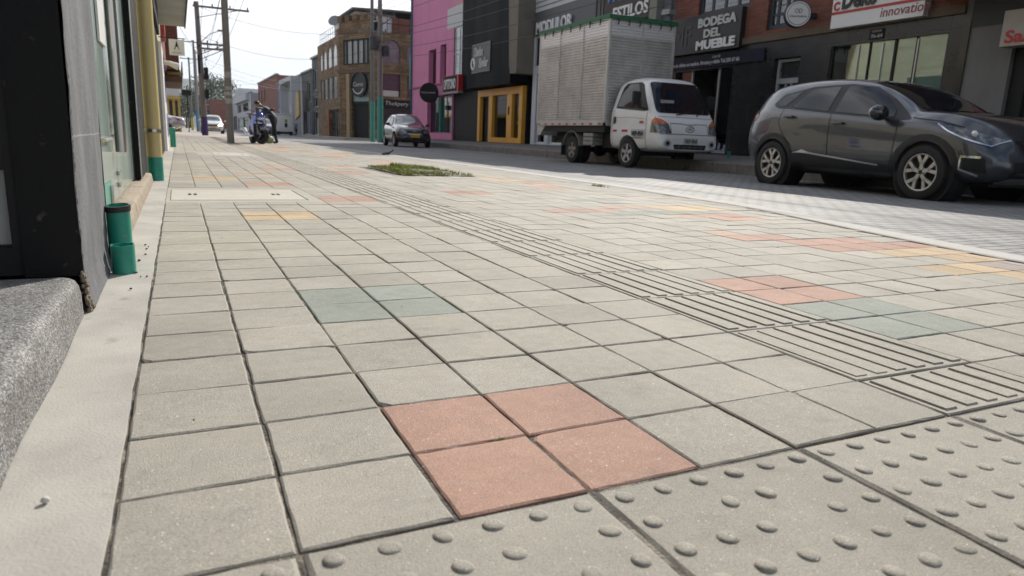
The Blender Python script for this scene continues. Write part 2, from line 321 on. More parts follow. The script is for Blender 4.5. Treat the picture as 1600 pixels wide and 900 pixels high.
def tile(x0, x1, y0, y1, k, t_, bev=.0032, drop=.0024, dz=0.):
    if x1-x0 < .02 or y1-y0 < .02: return
    o = len(tv); tl = [rnd.gauss(0, .0007) for _ in range(4)]
    if y0 < 4.2:                                          # near tiles: worn, slightly ragged edges and the odd chipped corner
        n = 9; C4 = [(x0,y0),(x1,y0),(x1,y1),(x0,y1)]; ch = [rnd.uniform(.004,.013) if rnd.random() < .05 else 0 for _ in range(4)]
        inn, ou = [], []; ph = rnd.uniform(0, 6)
        for a in range(4):
            (ax, ay), (bx, by_) = C4[a], C4[(a+1) % 4]; nx, ny_ = [(0,1),(-1,0),(0,-1),(1,0)][a]; ln = math.hypot(bx-ax, by_-ay)
            for i in range(n):
                t = i/n; px, py = ax+(bx-ax)*t, ay+(by_-ay)*t; d0 = t*ln; d1 = ln-d0
                e = abs(rnd.gauss(0, .00045))+.0004*math.sin(t*11+ph+a)
                c = max(0, ch[a]-d0*.9)+max(0, ch[(a+1) % 4]-d1*.9)
                zz = tl[a]*(1-t)+tl[(a+1) % 4]*t+dz
                u = 0 if i else 1
                q = e+c*.6; cx2 = (nx+([(1,0),(0,1),(-1,0),(0,-1)][a][0] if u else 0)); cy2 = (ny_+([(1,0),(0,1),(-1,0),(0,-1)][a][1] if u else 0))
                ou.append((px+cx2*q, py+cy2*q, zz-drop-c*.25)); b_ = bev*rnd.uniform(.75,1.3)+q+c*.25; inn.append((px+cx2*b_, py+cy2*b_, zz))
        m = 4*n; tv.extend(inn+ou+[(p[0], p[1], -.016) for p in ou])
        tf.append(list(range(o, o+m))); tm.append(k); tint.append(t_); tsm.append(False)
        for i in range(m):
            j = (i+1) % m
            tf.append([o+i, o+m+i, o+m+j, o+j]); tf.append([o+m+i, o+2*m+i, o+2*m+j, o+m+j]); tm.extend([k, k]); tint.extend([t_*.97, t_*.75]); tsm.extend([False, False])
        return
    c4 = [(x0,y0),(x1,y0),(x1,y1),(x0,y1)]; q4 = [(x0+bev,y0+bev),(x1-bev,y0+bev),(x1-bev,y1-bev),(x0+bev,y1-bev)]
    for (x, y), z in zip(q4, tl): tv.append((x, y, z+dz))
    for (x, y), z in zip(c4, tl): tv.append((x, y, z-drop+dz))
    for (x, y), z in zip(c4, tl): tv.append((x, y, -.016))
    fs = [(0,1,2,3)]+[(a, 4+a, 4+(a+1) % 4, (a+1) % 4) for a in range(4)]+[(4+a, 8+a, 8+(a+1) % 4, 4+(a+1) % 4) for a in range(4)]
    for f in fs: tf.append([o+i for i in f]); tm.append(k); tint.append(t_); tsm.append(False)
for r in range(0, NR):
    cols = list(range(0, 7))+list(range(9, 24))
    ya, yb = Y0+r*S, Y0+(r+1)*S
    jr = rnd.gauss(0, .0008)
    for c in cols:
        xa, xb = X0+c*S, X0+(c+1)*S
        if any(a-.02 < (xa+xb)/2 < b+.02 and d-.02 < (ya+yb)/2 < e+.02 for a, b, d, e in COVERS): continue
        if PIT[0]-.03 < (xa+xb)/2 < PIT[1]+.03 and PIT[2]-.03 < (ya+yb)/2 < PIT[3]+.03: continue
        lim = min(kin(ya), kin(yb))-.004
        if xa > lim: continue
        xb = min(xb, lim+.004)
        gx_, gy_ = .0013+abs(rnd.gauss(0, .0006)), .0008+abs(rnd.gauss(0, .0006))
        if c in (0, 1, 2): gx_ += .0005
        t = 1+rnd.gauss(0, .045); k = COLS.get((c, r), G)
        tile(xa+gx_+rnd.gauss(0, .0006), xb-gx_+rnd.gauss(0, .0006), ya+gy_+jr+rnd.gauss(0, .0006), yb-gy_+jr, k, t, dz=rnd.gauss(0, .0006))
# blister tiles (two rows of 0.4 m slabs) and ribbed guide tiles
def dome(cx, cy, rad, h, n=14):
    o = len(tv); tn = rnd.uniform(.93, 1.04); rings = [(1.0, -.1), (.95, .3), (.84, .68), (.62, .93), (.3, 1.0)]; wq, wa = rnd.uniform(0, 6.3), rnd.uniform(0, .12)
    for a, b in rings:
        for j in range(n):
            q = 2*PI*j/n; rr_ = rad*a*(1+wa*math.cos(q*2+wq)+rnd.gauss(0,.012)); tv.append((cx+rr_*math.cos(q), cy+rr_*math.sin(q), h*b*(1+rnd.gauss(0,.03))))
    tv.append((cx, cy, h*1.02))
    for i in range(len(rings)-1):
        for j in range(n): tf.append([o+i*n+j, o+i*n+(j+1) % n, o+(i+1)*n+(j+1) % n, o+(i+1)*n+j]); tm.append(G); tint.append(tn); tsm.append(True)
    for j in range(n): tf.append([o+4*n+j, o+4*n+(j+1) % n, o+5*n]); tm.append(G); tint.append(tn*1.04); tsm.append(True)
for q in range(-1, 11):
    for rr in range(-3, 0):
        xa, ya = X0+(2*q+1)*S, Y0+rr*2*S
        xl = max(xa, X0) if q == -1 else xa
        if xl > kin(ya)-.1: continue
        dz = rnd.gauss(0, .0007); t = 1+rnd.gauss(0, .03)
        xr = min(xa+2*S, kin(ya))
        tile(xl+.004, xr-.004, ya+.003, ya+2*S-.003, G, t, .005, .004)
        for a in range(6):
            for b in range(6):
                px, py = xa+(a+.5)*2*S/6, ya+(b+.5)*2*S/6
                if px-.02 < xl or px+.02 > xr: continue
                if rnd.random() < .03: continue
                dome(px+rnd.gauss(0, .0008), py+rnd.gauss(0, .0008), .0142*rnd.uniform(.9, 1.06), .0046*rnd.uniform(.65, 1.05))
def bar(x0, x1, y0, y1, h):
    o = len(tv); b = .0018
    for (x, y, z) in [(x0,y0,-.001),(x1,y0,-.001),(x1,y1,-.001),(x0,y1,-.001),(x0+b,y0+b,h),(x1-b,y0+b,h),(x1-b,y1-b,h),(x0+b,y1-b,h)]: tv.append((x, y, z))
    for f in [(4,5,6,7),(0,1,5,4),(1,2,6,5),(2,3,7,6),(3,0,4,7)]: tf.append([o+i for i in f]); tm.append(G); tint.append(1.03); tsm.append(False)
for i in range(52):
    r0 = -1+2*i if i else 0
    ya = Y0+(1+2*(i-1))*S if i else Y0
    yb = ya+2*S if i else Y0+S
    xa = X0+7*S+rnd.gauss(0, .001); dz = 0
    if any(d < (ya+yb)/2 < e and a < xa+.2 < b for a, b, d, e in COVERS): continue
    tile(xa+.003, xa+2*S-.003, ya+.0025, yb-.0025, G, 1.02+rnd.gauss(0, .03), .003, .003)
    for a in range(6):
        px = xa+.017+a*2*S/6
        bar(px+rnd.gauss(0,.0006), px+.036+rnd.gauss(0,.0008), ya+.016+rnd.gauss(0,.001), yb-.014+rnd.gauss(0,.0015), .0038*rnd.uniform(.8,1.1))
me = bpy.data.meshes.new('pavement'); me.from_pydata(tv, [], tf)
for m in TM: me.materials.append(m)
me.polygons.foreach_set('material_index', tm); me.polygons.foreach_set('use_smooth', tsm)
at = me.attributes.new('tint', 'FLOAT', 'FACE'); at.data.foreach_set('value', tint)
o = bpy.data.objects.new('pavement', me); COL.objects.link(o); o['kind'] = 'structure'
# dirt bed seen in the joints
m_bed = M('joint_dirt', (.05,.042,.032), .95, var=.5, scale=24, bump=.006, bscale=160, speck=((.25,.21,.16), 11, .5, .62))
bm = MB(); V = []
for i in range(102):
    y = -1.+i*.4; V += [(-.14, y, -.0048), (kin(y)+.02, y, -.0048)]
bm.add(V, [(2*i, 2*i+1, 2*i+3, 2*i+2) for i in range(101)]); bm.build('joint_bed', m_bed)['kind'] = 'structure'
# far end of the pavement beyond the tiles
bm = MB(); V = []
for y in (38.7, 44, 52, 60): V += [(-.5, y, -.002), (kin(y)+.02, y, -.002)]
bm.add(V, [(2*i, 2*i+1, 2*i+3, 2*i+2) for i in range(3)]); bm.build('far_pavement', M('far_paving', (.42,.36,.3), .9, var=.2, scale=1.5))['kind'] = 'structure'

# right-hand pavement: kerb stones and grey slabs rising to the house fronts
KR = [(-4, 10.25), (8, 10.3), (12, 10.55), (19.4, 10.65), (24.4, 11.0), (31.5, 11.2), (42.5, 11.4)]
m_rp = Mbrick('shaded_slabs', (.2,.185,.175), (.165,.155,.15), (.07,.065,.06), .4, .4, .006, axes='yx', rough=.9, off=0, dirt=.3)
bm = MB(); V = []; yk = [-4+.75*i for i in range(63)]
for y in yk: a = lerp_tab(KR, y); V += [(a+.17, y, .168), (13.3, y, .3)]
bm.add(V, [(2*i, 2*i+1, 2*i+3, 2*i+2) for i in range(len(yk)-1)]); bm.build('far_side_pavement', m_rp)['kind'] = 'structure'
m_ks = M('kerb_stone', (.19,.175,.155), .9, var=.3, scale=5, bump=.004, bscale=50, speck=((.07,.065,.06), 6, .58, .75))
bm = MB(); y = -4.
while y < 42.4:
    a, b = lerp_tab(KR, y), lerp_tab(KR, y+.8); j = random.gauss(0, .006)
    V = [(a+j,y+.008,-.1),(a+.18,y+.008,-.1),(b+.18,y+.792,-.1),(b+j,y+.792,-.1)]
    V += [(p[0]+(.02 if i in (0,3) else 0), p[1], .172+j*.5) for i, p in enumerate(V)]
    V += [(V[0][0], V[0][1], .145), (V[3][0], V[3][1], .145)]
    bm.add(V, [(0,1,5,4,8),(8,4,7,9),(0,8,9,3),(4,5,6,7),(1,2,6,5),(2,3,9,7,6)]); y += .8
bm.build('kerb_stones', m_ks)['kind'] = 'structure'
MB().prism([(11.4,54.5),(13.4,54.5),(40,54.5),(40,56.2),(15,56.2),(12.6,60),(12.6,260),(10.9,260),(10.9,57)], -.1, .09, 'xy').build('corner_pavement', M('corner_pavement', (.36,.33,.29), .9, var=.2, scale=1.2))['kind'] = 'structure'
# hills beyond the town
bm = MB(); V = []; nx = 70; rows = [(1500, -5), (1750, 40), (2000, 95), (2250, 145), (2500, 170), (2900, 150)]
rh = random.Random(5); ph = [rh.uniform(0, 6.3) for _ in range(12)]
for yy, hh in rows:
    for i in range(nx+1):
        x = -1600+i*3600/nx
        hgt = hh*(1+.22*math.sin(x*.0021+ph[0])+.13*math.sin(x*.0057+ph[1]+yy*.002)+.07*math.sin(x*.013+ph[2]+yy*.006)+.035*math.sin(x*.031+ph[3]+yy*.02))
        V.append((x, yy+30*math.sin(x*.01+yy), hgt))
bm.add(V, [(r*(nx+1)+i, r*(nx+1)+i+1, (r+1)*(nx+1)+i+1, (r+1)*(nx+1)+i) for r in range(len(rows)-1) for i in range(nx)])
bm.build('hills', M('wooded_hill', (.06,.075,.04), .95, var=.45, scale=.012, bump=6, bscale=.05), smooth=60)['kind'] = 'structure'

# the thin blue air between here and the hills
m = bpy.data.materials.new('haze_air'); m.use_nodes = True; nt = m.node_tree; nt.nodes.clear()
o_ = N(nt, 'ShaderNodeOutputMaterial'); v_ = N(nt, 'ShaderNodeVolumePrincipled'); v_.inputs['Color'].default_value = (.62,.74,.9,1); v_.inputs['Density'].default_value = .00015; v_.inputs['Anisotropy'].default_value = .2; L(nt, v_.outputs[0], o_.inputs['Volume'])
o = MB().box(-4200, 4200, -4200, 4200, -1.6, 330).build('haze', m); o['kind'] = 'stuff'
# ================================================================== LEFT-HAND HOUSES
def bw(mb, name, mats, parent, smooth=None):
    """link a mesh whose coordinates are world ones under an unrotated thing"""
    l = parent.location; mb.v = [(a-l.x, b-l.y, c-l.z) for a, b, c in mb.v]
    return mb.build(name, mats, parent, smooth)
BLK = M('black_wall_paint', (.01,.0105,.011), .7, spec=.25, var=.35, scale=7, bump=.0015, bscale=70, speck=((.1,.098,.092), 17, .63, .74))
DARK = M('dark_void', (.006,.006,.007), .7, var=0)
STEEL = M('brushed_steel', (.55,.53,.5), .28, 1., var=.1, scale=30, streak=8)
GLASS = Mglass('clear_glass', (.82,.88,.86)); GLASSD = Mglass('dim_glass', (.3,.33,.33), 1.)
def plaster_mat():
    m = bpy.data.materials.new('grey_rendered_wall'); m.use_nodes = True
    nt = m.node_tree; b = nt.nodes['Principled BSDF']; b.inputs['Roughness'].default_value = .9
    tc = N(nt, 'ShaderNodeTexCoord'); sp_ = N(nt, 'ShaderNodeSeparateXYZ'); L(nt, tc.outputs['Object'], sp_.inputs[0])
    n1 = N(nt, 'ShaderNodeTexNoise'); n1.inputs['Scale'].default_value = 55; n1.inputs['Detail'].default_value = 5; L(nt, tc.outputs['Object'], n1.inputs[0])
    # ragged edge of the black paint brought a little round the corner (local y = 0 is the corner)
    a = N(nt, 'ShaderNodeMath', operation='MULTIPLY_ADD'); a.inputs[1].default_value = -.075; L(nt, n1.outputs['Fac'], a.inputs[0]); L(nt, sp_.outputs['Y'], a.inputs[2])
    r = N(nt, 'ShaderNodeMapRange'); r.inputs[1].default_value = -.021; r.inputs[2].default_value = -.017; L(nt, a.outputs[0], r.inputs[0])
    mp = N(nt, 'ShaderNodeMapping'); mp.inputs['Scale'].default_value = (1, 1, .22); L(nt, tc.outputs['Object'], mp.inputs[0])
    n2 = N(nt, 'ShaderNodeTexNoise'); n2.inputs['Scale'].default_value = 9; n2.inputs['Detail'].default_value = 8; n2.inputs['Roughness'].default_value = .65; L(nt, mp.outputs[0], n2.inputs[0])
    c = N(nt, 'ShaderNodeValToRGB'); c.color_ramp.elements[0].position = .3; c.color_ramp.elements[0].color = (.085,.088,.092,1); c.color_ramp.elements[1].position = .7; c.color_ramp.elements[1].color = (.18,.185,.19,1); L(nt, n2.outputs['Fac'], c.inputs[0])
    n3 = N(nt, 'ShaderNodeTexNoise'); n3.inputs['Scale'].default_value = 260; n3.inputs['Detail'].default_value = 3; L(nt, tc.outputs['Object'], n3.inputs[0])
    v = N(nt, 'ShaderNodeMapRange'); v.inputs[1].default_value = .3; v.inputs[2].default_value = .7; v.inputs[3].default_value = .8; v.inputs[4].default_value = 1.2; L(nt, n3.outputs['Fac'], v.inputs[0])
    s = N(nt, 'ShaderNodeVectorMath', operation='SCALE'); L(nt, c.outputs[0], s.inputs[0]); L(nt, v.outputs[0], s.inputs['Scale'])
    # a pale line where two coats of render meet
    ln = N(nt, 'ShaderNodeMath', operation='MULTIPLY_ADD'); ln.inputs[1].default_value = .012; ln.inputs[2].default_value = -.006; L(nt, n2.outputs['Fac'], ln.inputs[0])
    zz = N(nt, 'ShaderNodeMath', operation='SUBTRACT'); zz.inputs[1].default_value = .447; L(nt, sp_.outputs['Z'], zz.inputs[0])
    z2 = N(nt, 'ShaderNodeMath', operation='SUBTRACT'); L(nt, zz.outputs[0], z2.inputs[0]); L(nt, ln.outputs[0], z2.inputs[1])
    za = N(nt, 'ShaderNodeMath', operation='ABSOLUTE'); L(nt, z2.outputs[0], za.inputs[0])
    zr = N(nt, 'ShaderNodeMapRange'); zr.inputs[1].default_value = .0008; zr.inputs[2].default_value = .0022; zr.inputs[3].default_value = .55; zr.inputs[4].default_value = 0; L(nt, za.outputs[0], zr.inputs[0])
    m0 = N(nt, 'ShaderNodeMix', data_type='RGBA'); L(nt, zr.outputs[0], m0.inputs['Factor']); L(nt, s.outputs[0], m0.inputs['A']); m0.inputs['B'].default_value = (.4,.4,.39,1)
    mx = N(nt, 'ShaderNodeMix', data_type='RGBA'); L(nt, r.outputs[0], mx.inputs['Factor']); mx.inputs['A'].default_value = (.013,.0135,.014,1); L(nt, m0.outputs['Result'], mx.inputs['B']); L(nt, mx.outputs['Result'], b.inputs['Base Color'])
    ad = N(nt, 'ShaderNodeMath', operation='MULTIPLY_ADD'); ad.inputs[1].default_value = .5; L(nt, n3.outputs['Fac'], ad.inputs[0]); L(nt, n1.outputs['Fac'], ad.inputs[2])
    bp = N(nt, 'ShaderNodeBump'); bp.inputs['Distance'].default_value = .0035; L(nt, ad.outputs[0], bp.inputs['Height']); L(nt, bp.outputs[0], b.inputs['Normal'])
    return m
def granite(name, cols, sc_=420, rough=.75):
    m = bpy.data.materials.new(name); m.use_nodes = True
    nt = m.node_tree; b = nt.nodes['Principled BSDF']; b.inputs['Roughness'].default_value = rough
    tc = N(nt, 'ShaderNodeTexCoord'); vo = N(nt, 'ShaderNodeTexVoronoi'); vo.inputs['Scale'].default_value = sc_; L(nt, tc.outputs['Object'], vo.inputs[0])
    sp_ = N(nt, 'ShaderNodeSeparateColor'); L(nt, vo.outputs['Color'], sp_.inputs[0])
    c = N(nt, 'ShaderNodeValToRGB'); c.color_ramp.interpolation = 'CONSTANT'; e = c.color_ramp.elements
    while len(e) < len(cols): e.new(1.)
    for k, (p, col) in enumerate(cols): e[k].position = p; e[k].color = (*col, 1)
    L(nt, sp_.outputs[0], c.inputs[0])
    n = N(nt, 'ShaderNodeTexNoise'); n.inputs['Scale'].default_value = 7; n.inputs['Detail'].default_value = 6; L(nt, tc.outputs['Object'], n.inputs[0])
    r = N(nt, 'ShaderNodeMapRange'); r.inputs[1].default_value = .3; r.inputs[2].default_value = .7; r.inputs[3].default_value = .75; r.inputs[4].default_value = 1.25; L(nt, n.outputs['Fac'], r.inputs[0])
    s = N(nt, 'ShaderNodeVectorMath', operation='SCALE'); L(nt, c.outputs[0], s.inputs[0]); L(nt, r.outputs[0], s.inputs['Scale']); L(nt, s.outputs[0], b.inputs['Base Color'])
    bp = N(nt, 'ShaderNodeBump'); bp.inputs['Distance'].default_value = .002; L(nt, sp_.outputs[1], bp.inputs['Height']); L(nt, bp.outputs[0], b.inputs['Normal'])
    return m
TERR = granite('grey_terrazzo', [(0,(.055,.055,.056)),(.22,(.12,.12,.118)),(.46,(.21,.207,.2)),(.68,(.31,.305,.29)),(.87,(.44,.43,.41)),(.95,(.24,.19,.13))], 360)
SILLG = granite('tan_granite', [(0,(.2,.15,.1)),(.3,(.33,.26,.18)),(.6,(.44,.36,.26)),(.85,(.58,.5,.4)),(.95,(.1,.08,.06))], 380)
PLAS = plaster_mat()

shop = empty('shop_house', (-.24, 2.05, 0), 'near shop front with black and grey pier and glass door on a granite sill', 'building')
# rounded terrazzo entrance step
bm = MB(); pr_ = [(-1.5, 0), (-1.5, .104), (-.285, .103), (-.267, .1), (-.257, .093), (-.251, .08), (-.248, .06), (-.245, .03), (-.241, .0)]
ys = [-3+.1*i for i in range(51)]
V = [(x+.003*math.sin(y*9+z*40), y, z+.0015*math.sin(y*13+x*30)) for y in ys for x, z in pr_]
k = len(pr_); bm.add(V, [(i*k+j, i*k+j+1, (i+1)*k+j+1, (i+1)*k+j) for i in range(len(ys)-1) for j in range(k-1)])
bm.add([(-1.5,2,.0),(-1.5,2.0,.104),(-1.5,2.06,.104),(-1.5,2.06,0)], [(0,1,2,3)])
bw(bm, 'entrance_step', TERR, shop, 50)
# pier: black front, grey street side; a flared rough foot
bm = MB()
bm.add([(-.367,2.05,.095),(-.243,2.052,.095),(-.243,2.05,4.6),(-.367,2.05,4.6)], [(0,1,2,3)], 0)
o = bw(bm, 'pier_front', BLK, shop)
bm = MB(); ny, nz_ = 14, 60; V = []
rp = random.Random(9)
for i in range(nz_+1):
    z = .0+4.6*(i/nz_)**2.2
    for j in range(ny+1):
        y = 2.05+.72*j/ny; fl = .012*max(0, 1-z/.09)**1.3+.004*math.sin(y*17+z*6)*min(1, z*3)
        V.append((-.24+fl+rp.gauss(0, .0009), y+(rp.gauss(0, .0012) if j == 0 else 0), z))
bm.add(V, [(i*(ny+1)+j, i*(ny+1)+j+1, (i+1)*(ny+1)+j+1, (i+1)*(ny+1)+j) for i in range(nz_) for j in range(ny)])
bm.add([(-.24,2.77,0),(-.34,2.77,0),(-.34,2.77,4.6),(-.24,2.77,4.6)], [(0,1,2,3)])
bw(bm, 'pier_side', PLAS, shop, 40)
# broken mortar wedge where the step meets the pier
bm = MB(); rp = random.Random(4)
for i in range(26):
    t = i/25; c = (-.245+.012*t+rp.gauss(0,.004), 2.045-.01*t+.14*t*rp.random()*.3, .1-.1*t+rp.gauss(0,.004)); bm.ball(c, (.007*rp.uniform(.5,1.3), .009*rp.uniform(.5,1.3), .008*rp.uniform(.5,1.3)), 6)
bw(bm, 'broken_mortar', M('broken_mortar', (.2,.16,.12), .95, var=.4, scale=90, bump=.002, bscale=200), shop)
# recessed entrance left of the pier
bm = MB(); bm.box(-.5,-.367,2.06,2.1,.1,.17).box(-.388,-.367,2.055,2.2,.17,4.6); bw(bm, 'entrance_jamb', DARK, shop)
bm = MB(); bm.box(-1.6,-.388,2.08,2.1,.1,.175).box(-1.6,-.388,2.08,2.1,.36,4.6); bw(bm, 'entrance_frame', M('black_door_frame', (.01,.01,.01), .4, var=.2), shop)
bm = MB(); bm.box(-1.6,-.389,2.09,2.11,.175,.36); bw(bm, 'entrance_panel', M('pale_door_panel', (.5,.5,.48), .6, var=.15, scale=5), shop)
# wall over the recess and back of the step, body of the house
bm = MB(); bm.box(-6,-1.5,-6,2.2,0,5.2).box(-6,-.9,2.24,6.9,0,5.2); bw(bm, 'wall', M('dark_house_wall', (.06,.058,.055), .8, var=.25, scale=2), shop)
# glass front on its granite sill
bm = MB(); V = []; pr_ = [(-.9, 0), (-.9, .085), (-.36, .085), (-.236, .078), (-.226, .066), (-.216, 0)]; ys = [2.775, 3.2, 4, 5, 6, 6.72]
V = [(x, y, z) for y in ys for x, z in pr_]; k = 6
bm.add(V, [(i*k+j, i*k+j+1, (i+1)*k+j+1, (i+1)*k+j) for i in range(5) for j in range(5)]+[(0,1,2,3,4,5), tuple(range(30,36))])
bw(bm, 'door_sill', SILLG, shop, 50)
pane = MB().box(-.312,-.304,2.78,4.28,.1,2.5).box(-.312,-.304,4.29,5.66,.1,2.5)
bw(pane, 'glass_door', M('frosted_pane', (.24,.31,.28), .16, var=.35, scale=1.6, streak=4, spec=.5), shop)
bw(MB().box(-.303,-.2995,3.0,3.42,.3,2.5), 'yellow_reflection', M('yellow_reflection_paint', (.55,.5,.2), .3, var=.1), shop)  # yellow reflection in the door glass, painted as a coloured strip
bw(MB().box(-.303,-.2995,3.0,3.8,.11,.22), 'green_reflection', M('green_reflection_paint', (.06,.3,.22), .3, var=.1), shop)  # low green reflection in the glass, likewise put in as colour
bm = MB(); bm.tube([(-.268,4.1,.34),(-.268,4.1,2.2)], .027, 14); 
for z in (.36,.9,1.6): bm.tube([(-.268,4.1,z+.06),(-.306,4.1,z+.06)], .011, 8)
bw(bm, 'door_pull', STEEL, shop, 40)
bm = MB()
bm.tube([(-.285,3.42,.41),(-.285,3.82,.41)], .0075, 8); 
for y in (3.45, 3.6, 3.79): bm.tube([(-.285,y,.41),(-.306,y,.41)], .011, 8)
bw(bm, 'door_latch', STEEL, shop, 40)
bw(MB().box(-.303,-.285,3.7,3.73,.09,.2,b=.004), 'floor_bolt', STEEL, shop, 40)
for z in (.165,.225): bw(MB().box(-.302,-.29,4.22,4.28,z-.012,z+.012,b=.003), 'lock_plate', STEEL, shop, 40)
bm = MB(); bm.box(-.302,-.292,3.72,4.02,.84,1.06); bw(bm, 'notice_plate', M('white_plate', (.7,.7,.68), .4), shop)
# what shows through the glass: yellow post, blue-green wall, pale floor
bm = MB(); bm.box(-.36,-.325,2.95,3.5,.2,2.6); bw(bm, 'inner_post', M('yellow_post', (.6,.52,.2), .6), shop)
bm = MB(); bm.box(-.5,-.46,2.3,6.9,.3,2.6); bw(bm, 'inner_wall', M('teal_inner_wall', (.3,.42,.4), .6, var=.5, scale=3), shop)
bm = MB(); bm.box(-.46,-.335,2.8,5.6,.086,.2, b=.01); bw(bm, 'inner_plinth', M('pale_green_plinth', (.3,.5,.42), .6, var=.2), shop)
bm = MB(); bm.box(-.9,-.3,5.66,6.72,.088,5.2).box(-.9,-.262,5.75,6.68,.09,5.2); bw(bm, 'black_pier', BLK, shop)
bm = MB(); bm.box(-.262,-.256,5.74,5.78,.09,5.2); bw(bm, 'metal_corner', STEEL, shop)
bm = MB(); bm.box(-.9,-.3,2.78,5.66,2.5,5.2); bw(bm, 'fascia', M('cream_fascia', (.5,.45,.3), .7), shop)

# second house: cream wall, black shutter, deep soffit slab; painted pipes stand before it
h2 = empty('cream_house', (-.3, 6.9, 0), 'cream shop house with black shutter and deep grey soffit slab on the near side', 'building')
bm = MB(); bm.box(-6,-.32,6.9,24,0,5.6); bw(bm, 'wall', M('cream_wall', (.5,.45,.3), .8, var=.2, scale=2), h2)
bm = MB(); bm.box(-.318,-.262,8.2,8.5,0,2.4).box(-.318,-.262,10.1,10.7,0,2.4); bw(bm, 'yellow_pilaster', M('mustard_paint', (.52,.42,.16), .7, var=.15), h2)
bm = MB(); bm.box(-.318,-.288,7.3,8.1,.02,2.4).box(-.318,-.28,8.6,10.0,.02,2.4).box(-.318,-.24,11.2,14.5,.02,1.95); bw(bm, 'shutter', BLK, h2)
bm = MB(); bm.box(-.318,-.2,15,17,0,2.0); bw(bm, 'white_post', M('white_wall_paint', (.7,.7,.68), .7), h2)
bm = MB(); bm.box(-.198,-.19,16.5,16.9,.95,1.45).box(-.198,-.19,16.5,16.9,1.55,1.9).box(-.198,-.19,16.5,16.9,.25,.72); bw(bm, 'blue_panel', M('cobalt_panel', (.04,.08,.42), .5), h2)
bm = MB(); bm.box(-.319,.28,11,18.8,2.75,2.79,0).box(-.319,.26,11.03,18.77,2.79,3.4,1).box(.263,.29,11,18.8,2.71,3.42,2); bw(bm, 'soffit_slab', [M('soffit_grey', (.32,.32,.31), .8, var=.25, scale=2), M('slab_fascia', (.4,.4,.39), .8), DARK], h2)
bm = MB(); bm.box(-.319,-.2,10.6,14,2.0,2.45); bw(bm, 'dark_sign_box', BLK, h2)
bm = MB(); bm.tube([(-.31,20.5,2.05),(-.1,20.3,2.02),(.1,20.3,1.95)], [.05,.06,.09], 8); bw(bm, 'lamp_bracket', M('pale_lamp', (.6,.6,.58), .5), h2)

# brick bay farther on with balcony and a small square sign
h3 = empty('brick_bay_house', (-.6, 30, 0), 'narrow brick house with yellow trimmed balcony overhanging the left pavement', 'building')
BR_L = Mbrick('red_brick_left', (.3,.085,.05), (.22,.06,.04), (.2,.16,.13), .25, .08, .012, 'hz')
bm = MB(); bm.box(-6,-.45,24,42,0,2.7).box(-6,.2,34,42,2.95,6.6).box(-6,-.3,24,34,2.7,6.2); bw(bm, 'wall', BR_L, h3)
bm = MB(); bm.box(-.44,.3,35.9,42.2,2.4,2.7).box(-.44,.24,36.02,42.1,2.7,2.95); bw(bm, 'balcony_slab', M('balcony_shade', (.16,.11,.07), .8, var=.2), h3)
bm = MB(); bm.box(-.3,.33,35.8,35.88,2.72,2.84).box(.3,.34,35.8,42.2,2.72,3.3); bw(bm, 'balcony_trim', M('ochre_trim', (.45,.3,.08), .7), h3)
bm = MB(); bm.box(-.44,-.36,24.5,33,0,1.9); bw(bm, 'painted_wall', M('blue_white_paint', (.32,.38,.6), .7, var=.5, scale=.7), h3)
bm = MB(); bm.box(-.299,-.2,24.2,26,3.1,3.9); bw(bm, 'red_sign', M('red_sign_board', (.4,.03,.03), .5), h3)
sg = empty('hanging_sign', (.07, 20, 2.2), 'square white hanging sign with a black tower emblem by the brick bay', 'sign')
bm = MB(); bm.box(-.09,.26,19.97,20.03,2.2,2.58, b=.008); bw(bm, 'board', M('white_sign', (.72,.72,.7), .5, var=.05), sg)
bm = MB(); bm.tube([(-.4,20,2.61),(.3,20,2.61)], .012, 6); bw(bm, 'bracket', DARK, sg)
INK = M('black_ink', (.012,.012,.012), .6, var=0)
bm = MB(); y = 19.966
bm.prism([(-.065,2.55),(-.045,2.55),(-.018,2.62),(.018,2.62),(.045,2.55),(.065,2.55),(.03,2.64),(.012,2.73),(0,2.765),(-.012,2.73),(-.03,2.64)], y, y-.003, 'xz'); bm.v = [(a+.085, b, c-.215) for a, b, c in bm.v]; bw(bm, 'emblem', INK, sg)
text('SALON', .03, INK, sg, (-.09, -.036, .05), width=.21)
# white house with yellowish posts beyond it
h4 = empty('white_corner_house', (-.6, 62, 0), 'white upper storey on yellow posts at the far left corner', 'building')
bm = MB(); bm.box(-7,.25,62,74,2.75,4.5); bw(bm, 'upper_wall', M('white_render', (.62,.62,.6), .8, var=.1), h4)
bm = MB(); bm.box(-7,.3,61.9,74,2.5,2.75)
for x in (-.62,-.2,.18): bm.box(x-.09,x+.09,62.2,62.5,0,2.5)
bw(bm, 'posts', M('yellow_wood', (.5,.36,.1), .7, var=.2), h4)
bm = MB(); bm.box(-7,.2,66,66.2,0,2.5); bw(bm, 'shop_recess', M('shop_shade', (.06,.055,.05), .8, var=.6, scale=3), h4)

